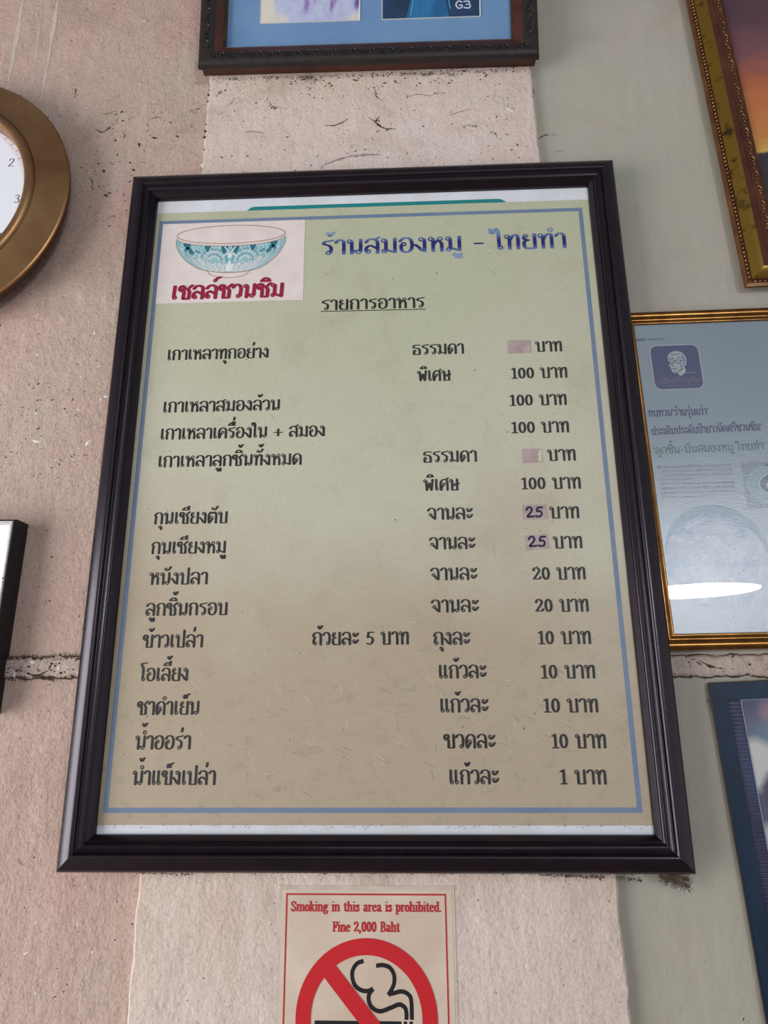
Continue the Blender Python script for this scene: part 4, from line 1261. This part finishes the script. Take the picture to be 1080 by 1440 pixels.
# ---------------------------------------------------------------- blue-mounted portrait, lower right
ba = math.radians(2.4)
blue = thing('framed_photo', 'navy mounted photograph with ribbed silver-lined inner border and thin gold edge, lower right', 'picture', (0.4358, 0.0065, ZC - 0.2902), (0, -ba, 0))
BW, BH = 0.30, 0.44
mb = MB()
mb.rails(0, BW, -BH, 0, [(0.003, 0.0055), (0.001, 0.001), (0.0, 0.0), (0.0004, -0.0008), (0.0012, -0.0008), (0.0016, 0.0002), (0.0016, 0.004)])
mb.build('frame', [mat('dark_bronze_edge', rgb(74, 60, 44), 0.5, col2=rgb(38, 34, 34), vscale=30)], blue, smooth=40)
mb = MB()
mb.rails(0.0014, BW - 0.0014, -BH + 0.0014, -0.0014, [(0, 0.004), (0, 0.0004), (0.0214, 0.0002), (0.0225, 0.0024), (0.0225, 0.004)])
mb.build('mount', [M_blue_mount], blue)['label'] = 'navy blue mount'
mb = MB()
x0, x1, z1, z0 = 0.0236, BW - 0.0236, -0.0172, -BH + 0.0172
mb.box(x0 - 0.002, x1 + 0.002, 0.0028, 0.0040, z0 - 0.002, z1 + 0.002, 0)
z = z1 - 0.0012
i = 0
while z > z0:                                                  # horizontal ribs either side, two long ones across the top
    spans = ((x0, x1),) if i < 2 else ((x0, x0 + 0.0152), (x1 - 0.0152, x1))
    for xa, xb in spans:
        mb.tube([(xa, 0.0026, z), (xb, 0.0026, z)], 0.0014, 0, 8)
    z -= 0.0049 if i >= 2 else 0.0030
    i += 1
mb.build('ribbed_border', [M_rib], blue, smooth=50)
M_pt_bg = mat('grey_violet_photo', rgb(96, 98, 124), 0.35, col2=rgb(74, 70, 96), vscale=26)
M_pt_pink = mat('pinkish_photo', rgb(140, 108, 122), 0.35, col2=rgb(100, 88, 112), vscale=50)
M_pt_white = mat('white_cloth_photo', rgb(196, 196, 196), 0.35, col2=rgb(168, 176, 184), vscale=30)
M_pt_blue = mat('blue_grey_photo', rgb(92, 116, 142), 0.35, col2=rgb(116, 134, 154), vscale=30)
M_pt_dark = mat('dark_violet_photo', rgb(84, 76, 96), 0.35, col2=rgb(62, 58, 80), vscale=50)
px0, px1, pz1, pz0 = 0.0392, BW - 0.0392, -0.0236, -BH + 0.05
yb = 0.0020
mb = MB()
mb.rect(px0, px1, pz0, pz1, yb, 0)
M_portrait = blurred_photo('portrait_print', rgb(92, 94, 120), rgb(76, 76, 102), [
    (px0 + 0.004, pz1 - 0.004, 0.030, 0.020, 0.7, rgb(58, 64, 96)),
    (px0 + 0.060, pz1 - 0.046, 0.075, 0.030, 0.6, rgb(98, 124, 146)),
    (px0 + 0.040, pz1 - 0.016, 0.026, 0.018, 0.8, rgb(156, 118, 130)),
    (px0 + 0.004, pz1 - 0.078, 0.040, 0.036, 0.35, rgb(196, 196, 194)),
    (px0 + 0.050, pz1 - 0.072, 0.026, 0.014, 0.6, rgb(170, 176, 180)),
    (px0 + 0.034, pz1 - 0.112, 0.032, 0.036, 0.25, rgb(78, 72, 92)),
    (px0 + 0.002, pz1 - 0.180, 0.030, 0.040, 0.4, rgb(180, 182, 186)),
    (px0 + 0.130, pz1 - 0.150, 0.055, 0.080, 0.5, rgb(160, 126, 120)),
])
ph = mb.build('photograph', [M_portrait], blue, solid=False)
mb = MB()
mb.rails(px0 - 0.0006, px1 + 0.0006, pz0 - 0.0006, pz1 + 0.0006, [(0, 0.0022), (0, 0.0012), (0.0008, 0.0012), (0.0008, 0.0022)])
mb.build('inner_line', [M_rib_line], ph)

# ---------------------------------------------------------------- silver and black frame, left edge
sv = thing('silver_frame', 'black-sided frame with bright silver face, cut off by the left edge', 'frame', (-0.4955, 0, ZC - 0.0625), (0, math.radians(0.6), 0))
SW, SH = 0.36, 0.262
sp_ = [(0, YW * 1000), (0, -14), (0.4, -17), (1.6, -19.5), (2.8, -20.5)]
mb = MB()
mb.rails(-SW, 0, -SH, 0, [(d / 1000, y / 1000) for d, y in spline(sp_, 2) + [(6, -20), (6, YW * 1000)]])
mb.build('frame', [M_black], sv, smooth=40)
mb = MB()
mb.rails(-SW + 0.0026, -0.0026, -SH + 0.0026, -0.0026, [(d / 1000, y / 1000) for d, y in [(0, -20), (0.3, -21.4), (1.6, -21.8), (2.6, -21.2), (3.0, -20.4), (4.2, -21), (5.2, -20.6), (5.6, -18), (4, -16)]])
mb.build('silver_trim', [M_silver], sv, smooth=30)
mb = MB()
mb.rails(-SW + 0.0078, -0.0078, -SH + 0.0078, -0.0078, [(d / 1000, y / 1000) for d, y in [(0, -18), (4, -17), (20, -8), (30, -3), (31, 2), (0, 2)]])
mb.build('sloping_mount', [M_silver_white], sv, smooth=30)
mb = MB()
mb.box(-SW + 0.034, -0.034, 0.0, 0.004, -SH + 0.034, -0.034)
mb.build('picture', [mat('pale_grey_picture', rgb(206, 204, 208), 0.3, col2=rgb(186, 186, 194), vscale=12)], sv)
mb = MB()
mb.ball((-0.0044, -0.0208, -0.086), 0.0022, 0.002, 0.0045, 0, 8, 5)
mb.build('clip', [M_silver], sv, smooth=60)

# ---------------------------------------------------------------- no smoking sign
sign = thing('no_smoking_sign', 'cream no smoking notice with red circle and red English text, stuck below the menu board', 'sign', (-0.006, 0, ZC))
ox = -0.006
SZ1, SZ0 = -0.5265, -0.8230
mb = MB()
mb.box(-0.1062, 0.1062, -0.0006, 0.0002, SZ0, SZ1)
mb.build('sheet', [M_sign_edge], sign)
mb = MB()
mb.rect(-0.1030, 0.1030, SZ0 + 0.003, SZ1 - 0.0045, -0.0008)
paper = mb.build('printed_paper', [M_sign], sign, solid=False)
ys = -0.0010
mb = MB()
b0, b1, c0, c1, w = -0.0978, 0.0962, SZ0 + 0.0095, -0.5350, 0.0019
mb.rect(b0, b1, c1 - w, c1, ys)
mb.rect(b0, b1, c0, c0 + w, ys)
mb.rect(b0, b0 + w, c0 + w, c1 - w, ys)
mb.rect(b1 - w, b1, c0 + w, c1 - w, ys)
write(mb, "Smoking in this area is prohibited.", -0.0977 - ox, 0.0841 - ox, -0.5542, 0.00102, ys, 1.15, 0.50, 0.4, 0)
write(mb, "Fine 2,000 Baht", -0.0475 - ox, 0.0345 - ox, -0.5758, 0.00102, ys, 1.15, 0.50, 0.4, 0)
mb.build('red_lettering', [M_red_text], paper, solid=False)
mb = MB()
cc = (0.0, -0.6655)
mb.ring(cc[0], cc[1], 0.0650, 0.0828, ys - 0.0003, 0, 120)
sa = math.radians(-48)
t, nn = Vector((math.cos(sa), math.sin(sa))), Vector((-math.sin(sa), math.cos(sa)))
q = [Vector(cc) + t * s * 0.0690 + nn * k * 0.0093 for s, k in ((-1, -1), (1, -1), (1, 1), (-1, 1))]
mb.flat([(p.x, p.y) for p in q], ys - 0.00036)
mb.build('prohibition_circle', [M_red], paper, solid=False)
mb = MB()
mb.rect(-0.0664 - ox, 0.0346 - ox, -0.6850, -0.6676, ys, 0)
mb.rect(0.0372 - ox, 0.0412 - ox, -0.6850, -0.6676, ys, 0)
mb.rect(0.0438 - ox, 0.0478 - ox, -0.6850, -0.6676, ys, 0)
for c in ([(-0.0095, -0.6065), (-0.017, -0.6092), (-0.022, -0.6157), (-0.0227, -0.6233), (-0.0194, -0.6319), (-0.012, -0.6366), (-0.0045, -0.6374), (0.0017, -0.635)],
          [(0.0017, -0.635), (-0.0031, -0.6414), (-0.0028, -0.6489), (0.0016, -0.6548), (0.0102, -0.6577), (0.0225, -0.654), (0.0323, -0.6507), (0.0387, -0.6538), (0.0405, -0.6591), (0.0404, -0.6660)],
          [(0.0054, -0.6116), (0.0129, -0.6107), (0.0216, -0.6133), (0.0265, -0.6208), (0.0264, -0.6294), (0.0231, -0.6363), (0.0196, -0.6413)],
          [(0.0196, -0.6406), (0.0263, -0.6393), (0.035, -0.6375), (0.0423, -0.64), (0.0462, -0.6463), (0.0468, -0.6660)]):
    stroke(mb, spline([(a - ox, b) for a, b in c], 6), ys, 0.0023, 0.0023, 0, cap=False)
mb.build('cigarette', [M_sign_black], paper, solid=False)


# ---------------------------------------------------------------- dirt on the walls: specks, flakes, smears, cobweb dust
WALL = {o.name: o for o in bpy.data.objects if o.parent is None and o.type == 'MESH'}
M_smear = mat('grey_mauve_smear', rgb(150, 132, 130), 0.9, col2=rgb(176, 156, 148), vscale=160)
M_pale_drip = mat('pale_drip', rgb(206, 190, 180), 0.8, col2=rgb(192, 174, 162), vscale=90)
M_cob = mat('brown_dust', rgb(70, 56, 48), 0.95, col2=rgb(104, 88, 76), vscale=260)


def taper(mb, pts, w, y, mi=0, seed=1):
    """a smear that swells and thins along its run"""
    p = spline([tuple(q) for q in pts], 7)
    n = len(p)
    L, Q = [], []
    for i in range(n):
        a, b = p[max(0, i - 1)], p[min(n - 1, i + 1)]
        dx, dz = b[0] - a[0], b[1] - a[1]
        l = math.hypot(dx, dz) or 1e-9
        k = w * (0.12 + math.sin(math.pi * i / (n - 1)) * (0.15 + 1.5 * abs(noise.noise(Vector((i * 1.3, seed, 3))))))
        k2 = w * (0.12 + math.sin(math.pi * i / (n - 1)) * (0.15 + 1.5 * abs(noise.noise(Vector((i * 1.1, seed, 9))))))
        L.append((p[i][0] - dz / l * k, y, p[i][1] + dx / l * k))
        Q.append((p[i][0] + dz / l * k2, y, p[i][1] - dx / l * k2))
    v = [q for ab in zip(L, Q) for q in ab]
    mb.add(v, [(2 * i, 2 * i + 1, 2 * i + 3, 2 * i + 2) for i in range(n - 1)], mi)


def dirt(parent, spots, seed, smears=()):
    mb = MB()
    r = random.Random(seed)
    for mi, x0, x1, z0, z1, n, smin, smax, y in spots:
        for i in range(n):
            cx, cz = r.uniform(x0, x1), r.uniform(z0, z1)
            s = smin + (smax - smin) * r.random() ** 4
            k = r.randint(6, 8)
            a0, el = r.uniform(-0.7, 0.7) + (1.57 if r.random() < 0.25 else 0), r.uniform(1.0, 2.8)
            v = [(cx, y - min(0.0010, s * 0.4), cz)]
            for j in range(k):
                a = 2 * math.pi * j / k
                px_, pz_ = s * el * math.cos(a) * r.uniform(0.4, 1.1), s * math.sin(a) * r.uniform(0.4, 1.1)
                v.append((cx + px_ * math.cos(a0) - pz_ * math.sin(a0), y + 0.0002, cz + px_ * math.sin(a0) + pz_ * math.cos(a0)))
            mb.add(v, [(0, 1 + j, 1 + (j + 1) % k) for j in range(k)], mi)
    for i, (mi, w, y, pts) in enumerate(smears):
        taper(mb, pts, w, y - 0.0003 - 0.00002 * i, mi, i + seed)
        for q in range(5 if mi == 0 else 0):                   # crumbs along the smear
            p = r.choice(pts)
            e_ = r.uniform(0.0004, 0.0012)
            mb.ellipse(p[0] + r.gauss(0, 0.004), p[1] + r.gauss(0, 0.003), e_ * r.uniform(1, 2), e_, y - 0.0003, 0, 7, r.uniform(0, 3))
    o = mb.build('dirt_specks', [M_dirt, M_flake, M_smear, M_pale_drip], parent, solid=False)
    o['kind'] = 'stuff'
    return o


dirt(WALL['wall_left'], [
    (0, -0.70, -0.30, 0.40, 0.94, 420, 0.0004, 0.0019, YW),
    (0, -0.47, -0.33, 0.46, 0.68, 170, 0.0005, 0.0030, YW),
    (0, -0.46, -0.41, 0.42, 0.56, 22, 0.0009, 0.0034, YW),
    (0, -0.62, -0.39, -0.24, 0.40, 520, 0.0004, 0.0017, YW),
    (0, -0.60, -0.42, 0.00, 0.16, 240, 0.0005, 0.0022, YW),
    (0, -0.52, -0.29, -0.70, -0.28, 110, 0.0004, 0.0020, YW),
    (1, -0.62, -0.30, -0.20, 0.90, 200, 0.0004, 0.0020, YW),
    (1, -0.52, -0.40, 0.02, 0.26, 70, 0.0007, 0.0036, YW),
    (1, -0.44, -0.29, -0.70, -0.52, 40, 0.0005, 0.0022, YW),
], 3, [
    (3, 0.0060, YW, [(-0.6416, 0.9877), (-0.6423, 0.8204), (-0.6426, 0.70)]), (3, 0.0060, YW, [(-0.5756, 0.9839), (-0.5762, 0.8333), (-0.5772, 0.70)]), (3, 0.0030, YW, [(-0.6047, 0.9315), (-0.6003, 0.8182), (-0.5973, 0.7191)]),
    (0, 0.0016, YW, [(-0.4742, 0.6383), (-0.4622, 0.6303), (-0.4505, 0.6372)]), (0, 0.0022, YW, [(-0.4560, 0.6320), (-0.4500, 0.6380), (-0.4480, 0.6420)]), (0, 0.0009, YW, [(-0.4664, 0.6697), (-0.4560, 0.6690), (-0.4432, 0.6747)]),
    (0, 0.0022, YW, [(-0.5191, 0.7267), (-0.5175, 0.7200), (-0.5189, 0.7122)]), (2, 0.0014, YW, [(-0.3908, 0.6891), (-0.378, 0.686), (-0.3655, 0.6848)]), (0, 0.0011, YW, [(-0.3791, 0.655), (-0.370, 0.657), (-0.3593, 0.6556)]),
    (0, 0.0008, YW, [(-0.3109, 0.67), (-0.298, 0.672), (-0.2905, 0.678)]), (2, 0.0022, YW, [(-0.4351, 0.4542), (-0.428, 0.460), (-0.4205, 0.4619)]), (0, 0.0014, YW, [(-0.4376, 0.6582), (-0.438, 0.6487)]),
    (0, 0.0014, YW, [(-0.4704, 0.537), (-0.468, 0.530), (-0.4637, 0.5196)]), (0, 0.0018, YW, [(-0.4630, 0.515), (-0.4660, 0.508)]),
    (2, 0.0022, YW, [(-0.45, -0.50), (-0.447, -0.505), (-0.442, -0.508)]),
])
dirt(WALL['pillar'], [
    (0, -0.27, 0.27, 0.52, 0.72, 620, 0.0004, 0.0020, 0.0),
    (0, -0.27, 0.27, 0.69, 0.722, 420, 0.0004, 0.0026, 0.0),
    (0, -0.28, 0.29, -0.70, -0.52, 110, 0.0003, 0.0014, 0.0),
    (1, -0.28, 0.27, 0.52, 0.72, 130, 0.0004, 0.0022, 0.0),
    (1, -0.285, 0.29, -0.70, -0.52, 160, 0.0004, 0.0018, 0.0),
    (1, -0.2765, -0.267, 0.52, 0.71, 90, 0.0014, 0.0046, 0.0008),
    (0, -0.2785, -0.2745, 0.52, 0.71, 34, 0.0008, 0.0032, 0.001),
    (1, 0.228, 0.238, 0.626, 0.638, 14, 0.0010, 0.0030, 0.0),
    (0, 0.228, 0.238, 0.626, 0.638, 6, 0.0004, 0.0010, -0.001),
    (0, -0.36, 0.36, -0.528, -0.518, 0, 0.0005, 0.0024, 0.0),
], 5, [
    (0, 0.0026, 0.0, [(-0.0013, 0.6253), (0.0065, 0.6196), (0.0141, 0.611), (0.0247, 0.6037), (0.0424, 0.6029)]), (0, 0.0024, 0.0, [(0.0082, 0.6161), (0.0105, 0.622), (0.0142, 0.629)]),
    (0, 0.0016, 0.0, [(-0.0786, 0.6157), (-0.062, 0.614), (-0.05, 0.618), (-0.037, 0.627)]), (2, 0.0034, 0.0, [(-0.0853, 0.5314), (-0.0469, 0.5473), (-0.0212, 0.5513), (0.0139, 0.5512)]),
    (2, 0.0030, 0.0, [(-0.03, 0.5503), (-0.005, 0.5533), (0.018, 0.5512)]), (0, 0.0014, 0.0, [(0.0072, 0.6874), (0.0086, 0.678), (0.0096, 0.6715), (0.0221, 0.6597)]),
    (0, 0.0010, 0.0, [(-0.2311, 0.6773), (-0.236, 0.670), (-0.2434, 0.6648)]), (0, 0.0022, 0.0, [(-0.1655, 0.6571), (-0.162, 0.6541), (-0.158, 0.6551)]), (0, 0.0007, 0.0, [(-0.1729, 0.6705), (-0.166, 0.659), (-0.148, 0.6543)]),
    (2, 0.0026, 0.0, [(-0.2098, 0.6056), (-0.2016, 0.6081), (-0.1798, 0.6042)]), (0, 0.0018, 0.0, [(0.1444, 0.7308), (0.1410, 0.7260), (0.1368, 0.719)]), (0, 0.0018, 0.0, [(-0.262, 0.687), (-0.258, 0.692), (-0.254, 0.696)]),
    (0, 0.0006, 0.0, [(0.06, 0.668), (0.08, 0.672), (0.10, 0.668), (0.11, 0.674)]), (0, 0.0006, 0.0, [(0.15, 0.602), (0.165, 0.604), (0.176, 0.602)]), (0, 0.0006, 0.0, [(0.20, 0.59), (0.207, 0.582), (0.206, 0.575)]),
    (2, 0.0010, 0.0, [(0.13, 0.625), (0.15, 0.633), (0.17, 0.637)]),
])
dirt(WALL['wall_right'], [
    (0, 0.29, 0.55, 0.26, 0.80, 34, 0.0003, 0.0014, YW),
    (0, 0.30, 0.52, -0.70, -0.30, 34, 0.0004, 0.0015, YW),
    (0, 0.40, 0.46, -0.68, -0.64, 12, 0.0005, 0.0018, YW),
], 7, [
    (0, 0.0016, YW, [(0.2775, 0.5826), (0.2840, 0.5880), (0.2909, 0.5907), (0.2966, 0.589)]), (2, 0.0008, YW, [(0.302, 0.594), (0.307, 0.592), (0.308, 0.585)]), (2, 0.0030, YW, [(0.305, 0.556), (0.312, 0.558), (0.318, 0.555)]),
    (0, 0.0028, YW, [(0.2762, 0.6848), (0.2752, 0.678), (0.2729, 0.6715)]),
])
dirt(WALL['trim_1'], [
    (0, -0.52, -0.40, -0.276, -0.252, 70, 0.0006, 0.0032, YW - 0.0043),
    (0, -0.52, -0.40, -0.256, -0.247, 90, 0.0006, 0.0030, YW - 0.0036),
    (0, -0.52, -0.40, -0.281, -0.274, 60, 0.0006, 0.0026, YW - 0.0036),
    (1, -0.52, -0.40, -0.274, -0.254, 30, 0.0006, 0.0026, YW - 0.0043),
], 11, [
    (0, 0.0030, YW - 0.0046, [(-0.4674, -0.2720), (-0.452, -0.2747), (-0.4377, -0.268)]), (0, 0.0012, YW - 0.0046, [(-0.4377, -0.268), (-0.436, -0.262), (-0.428, -0.259)]), (2, 0.0040, YW - 0.0046, [(-0.4350, -0.254), (-0.425, -0.251), (-0.415, -0.254)]),
    (2, 0.0024, YW - 0.0046, [(-0.49, -0.262), (-0.48, -0.266), (-0.47, -0.264)]),
])
dirt(WALL['trim_2'], [
    (0, 0.39, 0.56, -0.279, -0.258, 26, 0.0005, 0.0022, YW - 0.0043),
    (0, 0.39, 0.56, -0.285, -0.279, 36, 0.0005, 0.0018, YW - 0.0036),
], 13, [
    (0, 0.0011, YW - 0.0046, [(0.4282, -0.2620), (0.4438, -0.2694), (0.4615, -0.2741)]), (0, 0.0030, YW - 0.0046, [(0.437, -0.2670), (0.444, -0.2700), (0.448, -0.2705)]), (0, 0.0018, YW - 0.0046, [(0.4170, -0.2575), (0.4180, -0.2600)]),
    (0, 0.0016, YW - 0.0046, [(0.4700, -0.2572), (0.4740, -0.2570)]), (2, 0.0005, YW - 0.0046, [(0.418, -0.2570), (0.445, -0.2566), (0.470, -0.2570)]),
])


def hairs(parent, runs, seed):
    inv = parent.matrix_basis.inverted()
    mb = MB()
    r = random.Random(seed)
    for xa, za, xb, zb, n, l, y in runs:
        for i in range(n):
            k = r.random()
            p = Vector((xa + (xb - xa) * k, y - r.random() * 0.001, za + (zb - za) * k + r.gauss(0, 0.0008)))
            if r.random() < 0.62:                               # a grain of dust
                q = r.uniform(0.0004, 0.0013) * (l / 0.010)
                mb.ball(p, q * r.uniform(0.8, 1.6), q * 0.6, q * r.uniform(0.6, 1.3), 0, 6, 4)
                continue
            d = r.uniform(0, 6.28)
            pts = []
            for j in range(7):
                pts.append(tuple(p))
                d += r.uniform(-0.7, 0.7)
                p = p + Vector((math.cos(d), r.uniform(-0.3, 0.12), math.sin(d))) * (l * r.uniform(0.04, 0.18))
                p.y = min(p.y, y)
            mb.tube(pts, r.uniform(0.00012, 0.00026), 0, 4)
    mb.v = [tuple(inv @ Vector((v[0], v[1], v[2] + ZC))) for v in mb.v]
    o = mb.build('cobweb_dust', [M_cob], parent)
    o['kind'] = 'stuff'
    return o


hairs(pic, [(-0.27, 0.7185, 0.27, 0.711, 130, 0.012, -0.002), (-0.12, 0.716, -0.09, 0.708, 34, 0.016, -0.003), (0.05, 0.714, 0.15, 0.708, 40, 0.012, -0.003), (-0.24, 0.7612, 0.235, 0.7552, 420, 0.0042, -0.0135)], 12)
hairs(board, [(-0.36, -0.5110, 0.36, -0.5118, 420, 0.007, -0.004), (-0.29, -0.5125, -0.22, -0.5135, 60, 0.008, -0.004), (0.20, -0.5125, 0.28, -0.5155, 110, 0.010, -0.004), (0.345, -0.513, 0.378, -0.525, 420, 0.012, -0.006), (0.352, -0.512, 0.378, -0.517, 420, 0.012, -0.006),
              (0.295, -0.515, 0.325, -0.519, 60, 0.008, -0.004), (-0.38, 0.5095, 0.38, 0.5095, 150, 0.006, -0.016), (-0.343, -0.46, -0.343, 0.44, 90, 0.005, -0.0085), (-0.34, -0.459, 0.34, -0.459, 150, 0.004, -0.0085)], 14)
hairs(WALL['trim_1'], [(-0.50, -0.2505, -0.40, -0.2495, 70, 0.008, YW - 0.003), (-0.50, -0.2765, -0.40, -0.2775, 50, 0.008, YW - 0.003), (-0.495, -0.264, -0.46, -0.272, 24, 0.010, YW - 0.004)], 15)
hairs(sv, [(-0.494, -0.10, -0.496, -0.32, 70, 0.005, 0.006)], 16)
hairs(blue, [(0.4345, -0.295, 0.4355, -0.325, 24, 0.006, 0.009)], 17)
